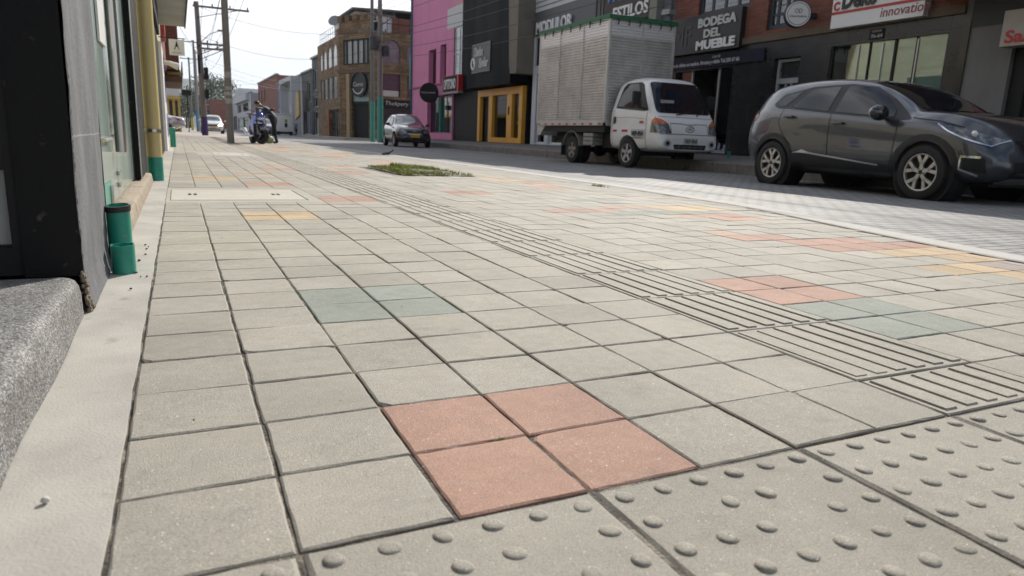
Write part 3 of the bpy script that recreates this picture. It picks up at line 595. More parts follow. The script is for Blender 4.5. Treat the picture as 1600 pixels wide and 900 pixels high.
# drain pipes
GREEN = M('green_pvc', (.02,.26,.19), .38, var=.14, scale=18, speck=((.2,.17,.13), 30, .6, .78))
YEL = M('cream_yellow_pipe', (.56,.46,.21), .45, var=.12, scale=6, streak=5)
def cut_pipe(name, label, x, y, h, r, tilt, rim):
    e = empty(name, (x, y, 0), label, 'pipe')
    n = 28; bm = MB(); V = []
    for rad, z0 in ((r, -.01), (r, None), (r-.0045, None), (r-.0045, .02)):
        for j in range(n):
            q = 2*PI*j/n; zz = z0 if z0 is not None else h+tilt*math.sin(q+.6)+.0015*math.sin(q*5)
            V.append((x+rad*math.cos(q), y+rad*math.sin(q), zz))
    bm.add(V, [(i*n+j, i*n+(j+1) % n, (i+1)*n+(j+1) % n, (i+1)*n+j) for i in range(3) for j in range(n)])
    bm.add([(x+(r-.005)*math.cos(2*PI*j/n), y+(r-.005)*math.sin(2*PI*j/n), .03) for j in range(n)], [tuple(range(n))], 1)
    bw(bm, 'tube', [GREEN, DARK], e, 40)
    if rim:
        bm = MB(); V = []
        for rad, dz in ((r+.0025, -.018), (r+.003, .001), (r-.003, .002), (r-.005, -.05)):
            for j in range(n):
                q = 2*PI*j/n; V.append((x+rad*math.cos(q), y+rad*math.sin(q), h+dz+tilt*math.sin(q+.6)))
        bm.add(V, [(i*n+j, i*n+(j+1) % n, (i+1)*n+(j+1) % n, (i+1)*n+j) for i in range(3) for j in range(n)]); bw(bm, 'rim', M('charred_rim', (.015,.015,.015), .5, var=.3), e, 50)
    return e
cut_pipe('drain_pipe', 'tall cut green drain pipe with black rim beside the grey pier', -.2, 2.69, .21, .0365, .004, True)
cut_pipe('drain_pipe', 'short cut green drain pipe stub standing in front of the taller one', -.187, 2.575, .094, .0355, .002, False)
e = empty('downpipe', (-.2, 6.95, 0), 'yellow downpipe with green foot beside the black pier', 'pipe')
bm = MB(); bm.tube([(-.2,6.95,.2),(-.2,6.95,5)], .062, 16); bw(bm, 'pipe_shaft', YEL, e, 40)
bm = MB(); bm.tube([(-.2,6.95,-.01),(-.2,6.95,.205)], .0635, 16); bw(bm, 'green_foot', GREEN, e, 40)
bm = MB(); bm.lathe([(.063,.42),(.069,.42),(.069,.445),(.063,.445)], 16, (-.2,6.95,0)); bm.box(-.34,-.2,6.94,6.96,.425,.44); bw(bm, 'bracket', STEEL, e, 40)
bm = MB(); bm.tube([(-.255,7.6,0),(-.255,7.6,5)], .022, 10); tag(bm.build('conduit', M('pale_conduit', (.55,.5,.42), .4, var=.15, scale=8)), 'thin pale conduit running up the wall past the yellow downpipe', 'conduit')
e = empty('bollard', (-.1, 17.9, 0), 'green painted stub post at the foot of the blue and white wall', 'bollard')
bm = MB(); bm.tube([(-.12,17.9,0),(-.12,17.9,.42)], .06, 12); bw(bm, 'post_shaft', GREEN, e, 40)
bm = MB(); bm.ball((-.12,17.9,.42), (.06,.06,.03), 12); bw(bm, 'cap', GREEN, e, 60)

# service covers let into the pavement
m_cov = M('cover_concrete', (.5,.465,.4), .88, var=.1, scale=5, bump=.001, bscale=200, speck=((.3,.27,.23), 17, .66, .8))
m_frm = M('frame_mortar', (.4,.37,.32), .92, var=.15, scale=6, bump=.0015, bscale=150)
def cover(x0, x1, y0, y1, fx0, fx1, fy0, fy1, label):
    e = empty('service_cover', ((x0+x1)/2, (y0+y1)/2, -.01), label, 'cover')
    bm = MB(); bm.box(x0+.004, x1-.012, y0+.006, y1-.006, -.03, .001, b=.003); bw(bm, 'slab', m_cov, e)
    bm = MB()
    for a in ((fx0, x0, fy0, fy1), (x1, fx1, fy0, fy1), (x0, x1, fy0, y0), (x0, x1, y1, fy1)):
        if a[1]-a[0] > .005: bm.box(*a, -.03, -.0015)
    bw(bm, 'frame', m_frm, e)
    bm = MB()
    for px in (x0+.16*(x1-x0), x0+.8*(x1-x0)):
        for d in (-.018, .018): bm.box(px+d-.01, px+d+.01, (y0+y1)/2-.055, (y0+y1)/2+.055, .0012, .0035)
    bw(bm, 'lifting_slot', DARK, e)
cover(-.075, .82, 5.1, 5.95, -.1, 1.0, 4.85, 6.2, 'pale concrete service cover with two lifting slots near the left wall')
cover(.55, 1.2, 13.4, 14.8, .28, 1.32, 12.9, 15.3, 'second pale concrete cover farther along beside the ribbed strip')
bm = MB(); rp = random.Random(8)
for i in range(5):
    x = .02+i*.095
    for j in range(4):
        a = x+rp.uniform(0,.07); b = 7.74+rp.uniform(0,.14); bm.add([(a,b,.0016),(a+rp.uniform(.02,.05),b,.0016),(a+rp.uniform(.02,.05),b+.02,.0016),(a,b+.02,.0016)], [(0,1,2,3)])
o = bm.build('paint_mark', M('teal_paint', (.12,.33,.3), .8)); tag(o, 'row of small teal paint dabs sprayed across the tiles', 'paint mark')

# tree pit with grass
m_soil = M('pit_soil', (.13,.1,.065), .95, var=.4, scale=14, bump=.02, bscale=30)
bm = MB(); n = 16; V = []; rp = random.Random(12)
for i in range(n+1):
    for j in range(n+1):
        u, v = i/n, j/n; V.append((PIT[0]+u*(PIT[1]-PIT[0]), PIT[2]+v*(PIT[3]-PIT[2]), .004+.03*math.sin(PI*u)*math.sin(PI*v)+rp.uniform(0,.012)))
bm.add(V, [(i*(n+1)+j, (i+1)*(n+1)+j, (i+1)*(n+1)+j+1, i*(n+1)+j+1) for i in range(n) for j in range(n)]); bm.build('tree_pit_soil', m_soil, smooth=60)['kind'] = 'structure'
def grass(name, spots, mats, seed):
    rp = random.Random(seed); bm = MB()
    for x, y, h, z in spots:
        q = rp.uniform(0, 2*PI); l = rp.uniform(.2, .9); wd = rp.uniform(.003, .006); k = rp.randrange(len(mats))
        dx, dy = math.cos(q), math.sin(q); px, py = -dy*wd, dx*wd
        bm.add([(x-px,y-py,z),(x+px,y+py,z),(x+dx*h*l*.3+px*.8,y+dy*h*l*.3+py*.8,z+h*.6),(x+dx*h*l*.3-px*.8,y+dy*h*l*.3-py*.8,z+h*.6),(x+dx*h*l*.8,y+dy*h*l*.8,z+h)], [(0,1,2,3),(3,2,4)], k)
    return bm.build(name, mats, recalc=False)
GR = [M('grass_green', (.2,.3,.03), .7, var=.3), M('grass_pale', (.34,.42,.07), .7, var=.3), M('grass_dry', (.34,.3,.12), .8, var=.3)]
sp_ = []
for _ in range(9000):
    u, v = rp.random(), rp.random(); d = .5+.5*math.sin(u*7+v*5)*math.sin(v*9-u*3)
    if rp.random() < (.3+.7*d)*(1 if u+.4*(1-v) < .95 else .25): sp_.append((PIT[0]+.02+u*(PIT[1]-PIT[0]-.04), PIT[2]+.03+v*(PIT[3]-PIT[2]-.06), rp.uniform(.018, .045)*(1+1.1*(u > .35)*(u < .8)*(v > .4)*d), .01))
tag(grass('grass', sp_, GR, 2), 'rough green grass filling the square tree pit', 'grass', kind='stuff')
sp_ = [(4.22+rp.gauss(0,.03), 6.62+rp.gauss(0,.06), rp.uniform(.015,.035), 0) for _ in range(40)]
tag(grass('weed', sp_, GR, 3), 'small green weed growing at the kerb joint opposite the truck', 'weed', kind='stuff')
sp_ = [(X0+.2*2.72+rp.gauss(0,.006), Y0+S+rp.gauss(0,.002), rp.uniform(.002,.005), -.003) for _ in range(26)]
tag(grass('moss_sprig', sp_, GR[:2], 4), 'tiny green sprig in the joint between the near red tiles', 'weed', kind='stuff')
# grit and litter
bm = MB(); bm.ball((-.182,.985,.004), (.006,.005,.0045), 7); tag(bm.build('pebble', M('white_pebble', (.55,.53,.5), .8), smooth=60), 'white pebble lying on the concrete strip', 'pebble')
m_grit = M('dark_grit', (.05,.045,.04), .9); rp = random.Random(21); bm = MB()
for _ in range(14):
    x, y = -.155+rp.gauss(0,.02), 2.72+rp.gauss(0,.25); bm.ball((x,y,.003), (rp.uniform(.002,.006), rp.uniform(.002,.006), .003), 5)
for _ in range(70):
    x, y = rp.uniform(-.1,3.5), rp.uniform(.4,9); r_ = rp.uniform(.0008,.0022); bm.ball((x,y,.0015), (r_, r_*rp.uniform(.7,1.6), r_*.7), 5)
tag(bm.build('grit', m_grit), 'dark grit and crumbs scattered over the paving', 'grit', kind='stuff')
bm = MB(); bm.ball((4.42,16.3,.03), (.1,.07,.035), 10); bm.tube([(4.46,16.3,.05),(4.54,16.3,.075),(4.59,16.3,.12)], [.02,.016,.02], 6); bm.ball((4.35,16.25,.02), (.06,.05,.025), 8)
tag(bm.build('rubbish_bag', M('black_plastic_bag', (.02,.02,.022), .45, bump=.01, bscale=20), smooth=60), 'crumpled black bag lying on the kerb by the road', 'bag')
# ================================================================== RIGHT-HAND HOUSES (fronts in the plane x = 13, in shade)
ZB = .3
def house(name, yl, label, fx=13.):
    return empty(name, (fx, yl, ZB), label, 'building', -PI/2)
def front(mb, u0, u1, v0, v1, ops=(), d=.2, mi=0, ri=None, D=1.2, closed=True, y=0.):
    """front wall with openings (a,b,c,d), reveals, side cheeks, top and a dark back wall"""
    ri = mi if ri is None else ri
    us = sorted({u0, u1, *[q for o in ops for q in o[:2]]}); vs_ = sorted({v0, v1, *[q for o in ops for q in o[2:]]})
    us = [u for u in us if u0 <= u <= u1]; vs_ = [v for v in vs_ if v0 <= v <= v1]
    for a, b in zip(us, us[1:]):
        for c, e in zip(vs_, vs_[1:]):
            if any(o[0] <= (a+b)/2 <= o[1] and o[2] <= (c+e)/2 <= o[3] for o in ops): continue
            mb.add([(a,y,c),(b,y,c),(b,y,e),(a,y,e)], [(0,1,2,3)], mi)
    op = lambda u, v: any(o[0] <= u <= o[1] and o[2] <= v <= o[3] for o in ops)
    for i, (a, b) in enumerate(zip(us, us[1:])):
        for c, e in zip(vs_, vs_[1:]):
            um, vm, q = (a+b)/2, (c+e)/2, 1e-4
            if not op(um, vm): continue
            if not op(a-q, vm): mb.add([(a,y,c),(a,y+d,c),(a,y+d,e),(a,y,e)], [(0,1,2,3)], ri)
            if not op(b+q, vm): mb.add([(b,y,c),(b,y,e),(b,y+d,e),(b,y+d,c)], [(0,1,2,3)], ri)
            if not op(um, e+q): mb.add([(a,y,e),(a,y+d,e),(b,y+d,e),(b,y,e)], [(0,1,2,3)], ri)
            if not op(um, c-q): mb.add([(a,y,c),(b,y,c),(b,y+d,c),(a,y+d,c)], [(0,1,2,3)], ri)
    if closed:
        mb.add([(u0,y,v0),(u0,y,v1),(u0,9,v1),(u0,9,v0)], [(0,1,2,3)], mi); mb.add([(u1,y,v0),(u1,9,v0),(u1,9,v1),(u1,y,v1)], [(0,1,2,3)], mi)
        mb.add([(u0,y,v1),(u1,y,v1),(u1,9,v1),(u0,9,v1)], [(0,1,2,3)], mi); mb.add([(u0,9,v0),(u0,9,v1),(u1,9,v1),(u1,9,v0)], [(0,1,2,3)], mi)
    return mb
def window(parent, u0, u1, v0, v1, frame, glass, y=.12, nu=1, nv=1, fw=.05, back=DARK, bd=.5, name='window'):
    bm = MB()
    for a in ((u0, u0+fw, v0, v1), (u1-fw, u1, v0, v1), (u0+fw, u1-fw, v0, v0+fw), (u0+fw, u1-fw, v1-fw, v1)): bm.box(a[0], a[1], y-.03, y+.03, a[2], a[3])
    for i in range(1, nu): u = u0+(u1-u0)*i/nu; bm.box(u-fw*.35, u+fw*.35, y-.022, y+.022, v0+fw, v1-fw)
    for j in range(1, nv): v = v0+(v1-v0)*j/nv; bm.box(u0+fw, u1-fw, y-.018, y+.018, v-fw*.3, v+fw*.3)
    f = bm.build(name, frame, parent)
    MB().box(u0+.01, u1-.01, y-.003, y+.003, v0+.01, v1-.01).build('pane', glass, f)
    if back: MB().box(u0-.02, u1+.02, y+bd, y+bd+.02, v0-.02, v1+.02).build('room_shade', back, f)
    return f
m_gran = M('black_granite', (.028,.028,.03), .16, var=.25, scale=3, speck=((.06,.06,.062), 160, .6, .7))
m_gran2 = Mbrick('granite_cladding', (.03,.03,.032), (.022,.022,.024), (.01,.01,.01), 1.1, .62, .006, 'xz', rough=.26, bump=.001, dirt=.75)
m_brick = Mbrick('red_brick', (.25,.07,.04), (.17,.048,.032), (.09,.075,.062), .26, .085, .012, 'hz', dirt=.35)
NAVY = M('navy_frame', (.02,.028,.045), .5, var=.2)
WHITE = M('sign_white', (.7,.7,.7), .45, var=.06, scale=2); RED = M('sign_red', (.42,.02,.025), .45, var=.05)
ALU = M('aluminium_frame', (.5,.5,.49), .4, .7, var=.1)
CREAM_S = M('grey_lettering', (.5,.5,.49), .5, var=.1)
# ---- brick house with granite ground floor
bh = house('brick_shop_house', 17.0, 'red brick house over black granite shop fronts behind the grey car')
GZ = 2.72
ops = [(.3,2.62,.02,2.22), (4.0,4.8,.0,2.3), (5.62,8.22,.25,2.42)]
b1 = MB(); front(b1, 0, 8.5, 0, GZ, ops, .25); b1.build('granite_front', m_gran2, bh)
b2 = MB(); ops2 = [(1.05,3.0,3.62,5.0), (3.62,4.42,2.98,4.7), (6.0,8,4.0,5.4)]; front(b2, 0, 8.5, GZ+.16, 6.3, ops2, .16); b2.build('brick_wall', m_brick, bh)
MB().box(-.0,8.5,-.06,.2,GZ,GZ+.16).build('stone_ledge', M('brown_ledge', (.12,.085,.055), .8, var=.25), bh)
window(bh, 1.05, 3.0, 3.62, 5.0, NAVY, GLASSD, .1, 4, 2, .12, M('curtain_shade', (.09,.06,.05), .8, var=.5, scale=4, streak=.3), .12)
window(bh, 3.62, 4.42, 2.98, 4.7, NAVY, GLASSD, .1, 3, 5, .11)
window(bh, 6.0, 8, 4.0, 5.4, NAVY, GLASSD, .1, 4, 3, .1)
# shop entrance left part: numbered pane, open doorway, blue poster pane
f = MB().box(.9,.94,.1,.16,.02,2.22).box(1.98,2.03,.1,.16,.02,2.22).box(.3,.9,.12,.15,.02,.1).box(2.03,2.62,.12,.15,.02,.1).build('shop_frame', ALU, bh)
MB().box(.31,.9,.12,.128,.1,2.21).build('pane', GLASSD, f); MB().box(2.03,2.6,.12,.128,.1,2.21).build('pane', GLASS, f)
MB().box(2.06,2.34,.14,.15,.15,2.18).box(2.34,2.58,.14,.15,.3,.8).build('blue_poster', M('blue_poster', (.035,.085,.34), .5, var=.7, scale=3), f)
MB().box(2.3,2.58,.152,.158,.82,1.45).build('pale_notice', M('pale_notice', (.35,.42,.36), .6, var=.4, scale=9), f)
MB().box(.3,2.62,1.4,1.42,0,2.3).box(.3,.32,.3,1.4,0,2.3).box(2.6,2.62,.3,1.4,0,2.3).build('shop_interior', M('dim_interior', (.12,.12,.1), .8, var=.4, scale=1.2), bh)
MB().box(1.15,2.0,1.3,1.36,0,1.35).build('inner_doorway', DARK, bh)
text('76-68', .2, WHITE, bh, (.38, .115, 1.18), width=.42, height=.17)
text('Calle 68', .06, WHITE, bh, (.46, .115, 1.4), width=.25, height=.05)
# ornate white door
dr = MB().box(4.02,4.08,.12,.2,0,2.28).box(4.72,4.78,.12,.2,0,2.28).box(4.08,4.72,.12,.2,1.72,1.84).box(4.08,4.72,.12,.2,2.22,2.28).box(4.08,4.72,.16,.2,0,.75)
dr.box(4.3,4.34,.13,.18,.75,1.72).box(4.46,4.5,.13,.18,.75,1.72)
d_o = dr.build('ornate_door', M('grey_white_enamel', (.33,.34,.36), .5, var=.15), bh)
MB().box(4.08,4.72,.22,.24,0,2.25).build('backing', M('door_shade', (.035,.035,.04), .6), d_o)
MB().prism([(4.09,.8),(4.25,.8),(4.19,1.6),(4.14,1.6)], .15, .19).prism([(4.55,.8),(4.71,.8),(4.66,1.6),(4.61,1.6)], .15, .19).build('leaf_panel', M('pale_leaf', (.46,.46,.47), .5), d_o)
bm = MB()
for k in range(5):
    c = Vector((4.4, .14, .9+.17*k))
    for s in (-1, 1): bm.tube([c+Vector((s*.045*math.sin(q*PI/5), 0, .08*(1-math.cos(q*PI/5))-.08)) for q in range(6)], .008, 5)
for s in (-1, 1):
    bm.tube([Vector((4.4+s*(.1+.05*math.cos(q)), .14, 2.03+.1*math.sin(q))) for q in [i*.6 for i in range(11)]], .009, 5)
    bm.tube([Vector((4.4+s*(.23+.05*math.cos(q)), .14, 2.0+.1*math.sin(q))) for q in [i*.6 for i in range(8)]], .009, 5)
bm.tube([Vector((4.4+.05*math.cos(q), .14, 2.03+.15*math.sin(q))) for q in [i*.6 for i in range(12)]], .009, 5)
bm.tube([(4.4,.14,.85),(4.4,.14,2.15)], .006, 5)
bm.build('ironwork', M('black_ironwork', (.015,.015,.016), .5), d_o)
# big pale showcase
m_blind = M('pale_green_blind', (.5,.74,.70), .6, var=.1, scale=1.5, streak=.2)
sc1 = MB().box(5.62,5.67,.02,.1,.25,2.42).box(6.55,6.58,.03,.08,.25,2.42).box(7.12,7.17,.03,.08,.25,2.42).box(7.58,7.61,.03,.08,.25,2.42).build('showcase_frame', DARK, bh)
MB().box(5.67,8.21,.05,.058,.26,2.41).build('pane', GLASS, sc1)
MB().box(5.67,8.21,.1,.115,.25,2.42).build('blind', m_blind, sc1)
bm = MB()
for u in (6.3, 6.86, 7.62): bm.box(u-.012,u+.012,.03,.048,.3,2.38)
bm.build('glazing_post', ALU, sc1)
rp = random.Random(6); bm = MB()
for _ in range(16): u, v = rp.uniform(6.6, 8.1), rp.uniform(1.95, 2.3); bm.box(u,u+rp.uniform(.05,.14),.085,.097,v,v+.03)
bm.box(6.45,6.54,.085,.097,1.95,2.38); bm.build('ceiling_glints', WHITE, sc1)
pl = MB().box(6.55,6.88,-.02,-.002,2.46,2.66).build('number_plate', BLK, bh)
text('76-64', .1, CREAM_S, bh, (6.59, -.024, 2.49), width=.26, height=.07); text('CALLE 68', .05, CREAM_S, bh, (6.6, -.024, 2.6), width=.22, height=.035)
MB().box(5.8,6.0,.082,.097,.9,1.08).build('red_notice', RED, sc1)
# signs on the brick house
s1 = empty('sign_board', (13, 15.5, 3), 'long black sign with silver letters BODEGA DEL MUEBLE above the furniture shop', 'sign', -PI/2)
def loc_(e, u, yl=17.0): return u-(yl-e.location.y)
MB().box(-1.42,1.42,-.16,-.01,-.05,.93,b=.01).build('board', M('black_sign_board', (.014,.014,.016), .45, var=.2), s1)
text('BODEGA', .3, CREAM_S, s1, (-.2, -.165, .6), width=1.45, height=.24, extrude=.02, bold=.012)
text('DEL', .3, CREAM_S, s1, (.05, -.165, .32), width=.66, height=.22, extrude=.02, bold=.012)
text('MUEBLE', .3, M('bright_lettering', (.75,.75,.73), .4, var=.05), s1, (-.22, -.165, .03), width=1.48, height=.24, extrude=.02, bold=.014)
text('MF', .5, M('dark_lettering', (.03,.03,.032), .4), s1, (-1.25, -.163, .18), width=.75, height=.5, extrude=.01)
s2 = empty('sign_board', (13, 15.5, 2.6), 'narrow dark strip sign listing office furniture under the long black sign', 'sign', -PI/2)
MB().box(-1.46,2.2,-.05,-.006,-.02,.28).build('board', M('indigo_strip', (.008,.008,.022), .6, spec=.25, var=.5, scale=.7), s2)
text('para la oficina en madera, fórmica y vidrio Tel 250 67 66', .12, CREAM_S, s2, (-1.38, -.055, .05), width=2.75, height=.13, extrude=.002, bold=.004)
text('Cali 20', .08, CREAM_S, s2, (.35, -.055, .19), width=.3, height=.06, extrude=.002)
s3 = empty('sign_board', (13, 10.25, 3.05), 'white sign with black Deko lettering and a red line', 'sign', -PI/2)
MB().box(-1.06,1.05,-.2,-.01,.0,.92,b=.01).build('board', WHITE, s3)
text('Deko', .4, M('black_lettering', (.01,.01,.01), .4, var=0), s3, (-.82, -.206, .38), width=.82, height=.42, extrude=.02, bold=.012)
text('madera', .3, M('black_lettering', (.01,.01,.01), .4, var=0), s3, (.13, -.206, .45), width=.9, height=.27, extrude=.02, bold=.01)
text('innovation', .2, M('maroon_lettering', (.25,.02,.04), .5, var=0), s3, (.12, -.206, .09), width=1.02, height=.17, extrude=.003, shear=.1)
MB().box(-1.05,1.045,-.206,-.2,.28,.335).build('red_line', RED, s3)
text('S\nC', .2, RED, s3, (-1.02, -.206, .6), width=.15, height=.42, extrude=.01, bold=.01)
s4 = empty('round_sign', (12.58, 12.05, 3.15), 'round white lightbox sign on a bracket beside the upper window', 'sign', -.55)
MB().lathe([(0,-.07),(.27,-.07),(.285,-.06),(.285,.06),(.27,.07),(0,.07)], 40, (0,0,.28), 'y').build('drum', M('drum_rim', (.03,.03,.032), .4), s4, smooth=40)
MB().lathe([(0,-.078),(.262,-.078),(.265,-.07)], 40, (0,0,.28), 'y').build('face', WHITE, s4, smooth=40)
MB().lathe([(.225,-.081),(.235,-.081),(.235,-.0785),(.225,-.0785)], 40, (0,0,.28), 'y', closed=True).build('ring', INK, s4)
text('OD', .13, INK, s4, (0, -.083, .3), width=.16, height=.09, extrude=.001, align='CENTER'); text('Dekormaderas', .05, INK, s4, (0, -.083, .21), width=.36, height=.05, extrude=.001, align='CENTER')
MB().tube([(.25,.0,.28),(.45,.2,.28)], .02, 8).box(.3,.42,.02,.14,.2,.32).build('bracket', DARK, s4)
fl = empty('floodlight', (12.9, 16.6, 4.0), 'grey floodlight on a bent arm at the corner of the brick wall', 'lamp', -PI/2)
MB().tube([(-.2,.09,-.5),(-.2,-.25,-.35),(.1,-.45,.05)], .016, 6).build('arm', M('lamp_grey', (.3,.3,.3), .5), fl)
MB().prism([(-.05,.0),(.3,-.02),(.34,.1),(.0,.14)], -.62, -.38).build('lamp_head', M('lamp_grey', (.3,.3,.3), .5), fl)

# ---- roller shutter shop at the right edge
sh = house('shutter_shop', 8.5, 'grey shop with roller shutter and brown canopy at the right edge of the row')
m_conc = M('grey_concrete', (.17,.168,.162), .85, var=.2, scale=2.5, bump=.002, bscale=60, streak=3)
b = MB(); front(b, .0, 12, 0, 5.8, [(.9,11,0,2.45)], .3); b.build('wall', m_conc, sh)
MB().box(.0,.13,-.03,0,0,2.6).build('granite_edge', m_gran, sh)
bm = MB(); n = 34
for i in range(n): v = .0+2.4*i/n; bm.add([(1.15,.28,v),(10,.28,v),(10,.235,v+.02),(1.15,.235,v+.02),(1.15,.235,v+.05),(10,.235,v+.05),(10,.28,v+.071),(1.15,.28,v+.071)], [(0,1,2,3),(3,2,5,4),(4,5,6,7)])
bm.build('roller_shutter', M('shutter_steel', (.2,.2,.195), .5, .3, var=.15, streak=.2), sh)
MB().box(.9,1.15,.1,.29,0,2.44).build('shutter_guide', DARK, sh)
MB().box(.12,11,-.02,-.003,2.46,2.95).build('lintel', M('lintel_shade', (.05,.052,.055), .7), sh)
MB().box(-.45,11,-1.3,-.03,3.0,3.12,0).box(-.45,11,-1.3,-1.24,3.12,4.4,1).box(-.45,-.4,-1.24,-.03,3.12,4.4,1).build('canopy', [M('canopy_underside', (.16,.075,.03), .7, var=.3, scale=2), M('canopy_wood', (.15,.1,.045), .6, var=.35, scale=1.2, streak=.15)], sh)
s5 = empty('sign_board', (12.95, 7.0, 2.3), 'cream box sign reading Salas in red over the roller shutter', 'sign', -PI/2)
MB().box(-.62,3,-.3,-.02,.02,.6,b=.01).build('board', M('cream_sign', (.36,.33,.28), .5, var=.1), s5)
text('Salas Alcobas', .25, RED, s5, (-.55, -.305, .08), width=1.75, height=.21, extrude=.003, bold=.008)

# ---- grey house with V.G. sign
vg = house('grey_sign_house', 21.2, 'grey house with a dark sign band partly hidden behind the box truck')
b = MB(); front(b, 0, 4.2, 0, 6.8, [(.4,3.4,0,2.6),(.5,3.3,3.9,5.6)], .3); b.build('wall', M('drab_wall', (.15,.15,.145), .8, var=.25, scale=2), vg)
MB().box(.4,3.4,.3,.34,0,2.6).build('shop_recess', DARK, vg)
MB().box(3.4,3.75,-.3,-.002,0,6.8).build('pale_column', M('pale_column', (.22,.215,.19), .8, var=.2), vg)
MB().box(3.8,4.15,-.1,-.002,0,6.8).build('blue_grey_column', M('blue_grey', (.11,.125,.14), .7, var=.2), vg)
window(vg, .5, 3.3, 3.9, 5.6, NAVY, GLASSD, .15, 4, 1, .06)
for u in (.15, .35, .55): MB().box(u,u+.1,-.04,-.002,2.8,6.8).build('wall_rib', M('rib_grey', (.1,.1,.1), .7), vg)
s6 = empty('sign_board', (13, 19.5, 4.3), 'dark brown sign with blue V.G. and white ESTILOS letters above the truck box', 'sign', -PI/2)
MB().box(-1.0,1.62,-.14,-.01,-.1,1.0).build('board', M('brown_board', (.035,.022,.018), .6, var=.3), s6)
text('ESTILOS', .4, WHITE, s6, (-.5, -.146, .05), width=1.9, height=.38, extrude=.01, bold=.012)
text('V.G.', .6, M('blue_lettering', (.05,.2,.55), .5, var=.05), s6, (-.95, -.146, .62), width=1.25, height=.52, extrude=.02, bold=.02)
MB().box(.4,1.62,-.2,-.142,.62,.66).build('orange_rail', M('rusty_rail', (.2,.1,.05), .6), s6)

# ---- white panelled house with MODULOR sign
mo = house('white_panel_house', 25.8, 'white panelled house with grey sign band beside the taupe frame')
b = MB(); front(b, 0, 4.6, 0, 7.6, [(.35,1.2,.05,2.75),(1.5,4.3,.05,2.75),(.15,1.05,3.05,4.1)], .25); b.build('wall', M('white_panels', (.5,.53,.55), .6, var=.1, scale=1.5), mo)
MB().box(.0,4.6,-.05,-.003,4.15,5.05).build('sign_band', M('graphite_band', (.075,.08,.085), .5, var=.2), mo)
bm = MB(); 
for v in (5.22, 5.4, 6.9): bm.box(0,4.6,-.02,-.002,v,v+.03)
bm.build('panel_joint', M('joint_grey', (.12,.125,.13), .6), mo)
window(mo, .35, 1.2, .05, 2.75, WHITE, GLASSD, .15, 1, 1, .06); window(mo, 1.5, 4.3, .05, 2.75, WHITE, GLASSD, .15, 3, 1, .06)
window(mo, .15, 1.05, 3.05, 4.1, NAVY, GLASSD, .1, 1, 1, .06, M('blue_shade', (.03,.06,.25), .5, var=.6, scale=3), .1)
s7 = empty('sign_letters', (12.94, 25.5, 4.5), 'white MODULOR letters standing on the grey sign band', 'sign', -PI/2)
MB().box(0,2.85,-.01,.01,-.02,.0).build('letter_rail', DARK, s7)
text('MODULOR', .5, WHITE, s7, (.05, -.05, .0), width=2.75, height=.46, extrude=.035, bold=.01)

# ---- taupe portal and black house with orange doors
tp = house('black_clad_house', 33.5, 'black clad house cantilevered over orange shop doors')
m_blk = M('black_cladding', (.009,.0095,.011), .65, spec=.08, var=.6, scale=1.2, bump=.003, bscale=9, streak=8)
b = MB(); front(b, 1.9, 6.7, 2.42, 9.0, (), .2, closed=True, y=-.55); b.add([(1.9,-.55,2.42),(6.7,-.55,2.42),(6.7,.6,2.42),(1.9,.6,2.42)], [(0,1,2,3)]); b.build('upper_wall', m_blk, tp)
b = MB(); front(b, 0, 1.9, 2.42, 9.0, (), .2, closed=True, y=-.1); b.build('upper_side_wall', m_blk, tp)
b = MB(); front(b, 0, 7.0, 0, 2.4, [(2.3,6.9,0,2.39)], .3, y=.15); b.build('ground_wall', m_blk, tp)
MB().box(.1,1.95,.05,.13,0,2.4).build('black_shutter', M('black_shutter', (.008,.008,.008), .6, spec=.2, var=.2, streak=.1, scale=9), tp)
ORG = M('orange_paint', (.7,.36,.04), .45, var=.12, scale=2)
bm = MB(); y0, y1 = -.02, .3
bm.box(2.02,2.3,y0,y1,0,2.36,b=.01).box(6.55,6.85,y0,y1,0,2.36,b=.01).box(2.3,6.55,y0,y1,2.06,2.36,b=.01).box(3.35,3.75,y0,y1,0,2.06).box(5.35,5.85,y0,y1,0,2.06).box(3.75,5.35,y0,y1,0,.22).box(5.85,6.55,y0,y1,0,.22)
bm.build('orange_frame', ORG, tp)
MB().box(3.75,5.35,.12,.13,.22,2.06).box(5.85,6.55,.12,.13,.22,2.06).build('shop_glass', GLASSD, tp)
MB().box(2.3,3.35,.24,.26,0,2.06).build('open_doorway', M('bluish_shade', (.03,.035,.045), .6, var=.4, scale=2), tp)
MB().box(3.7,6.6,1.0,1.04,0,2.3).build('showroom_back', M('showroom_wall', (.25,.24,.2), .7, var=.6, scale=1.6), tp)
bm = MB(); bm.box(4.5,5.2,.4,.8,.2,.9,b=.05).box(3.9,4.15,.5,.7,.2,1.6,b=.03); bm.build('display_goods', M('cream_goods', (.45,.42,.34), .6, var=.3), tp)
MB().box(5.5,5.62,-.035,-.022,1.2,1.55).build('door_plate', BLK, tp)
s8 = empty('sign_board', (12.45, 30.2, 3.35), 'square black sign with silver script and round emblem on the black cladding', 'sign', -PI/2)
SILV = M('silver_lettering', (.42,.42,.42), .4, var=.1)
MB().box(-.75,1.35,-.03,-.005,0,1.25).build('board', M('sign_black', (.022,.023,.025), .4), s8)
bm = MB()
for a in ((-.75,1.35,1.22,1.25),(-.75,1.35,0,.03),(1.32,1.35,.03,1.22),(-.75,-.72,.03,1.22)): bm.box(a[0],a[1],-.04,-.032,a[2],a[3])
bm.build('border', M('dull_silver', (.16,.16,.16), .5), s8)
text('Diseños', .4, SILV, s8, (-.45, -.045, .72), width=1.0, height=.42, extrude=.008, bold=.014, shear=.25)
text('Similar', .4, SILV, s8, (.1, -.045, .22), width=1.08, height=.42, extrude=.008, bold=.014, shear=.25)
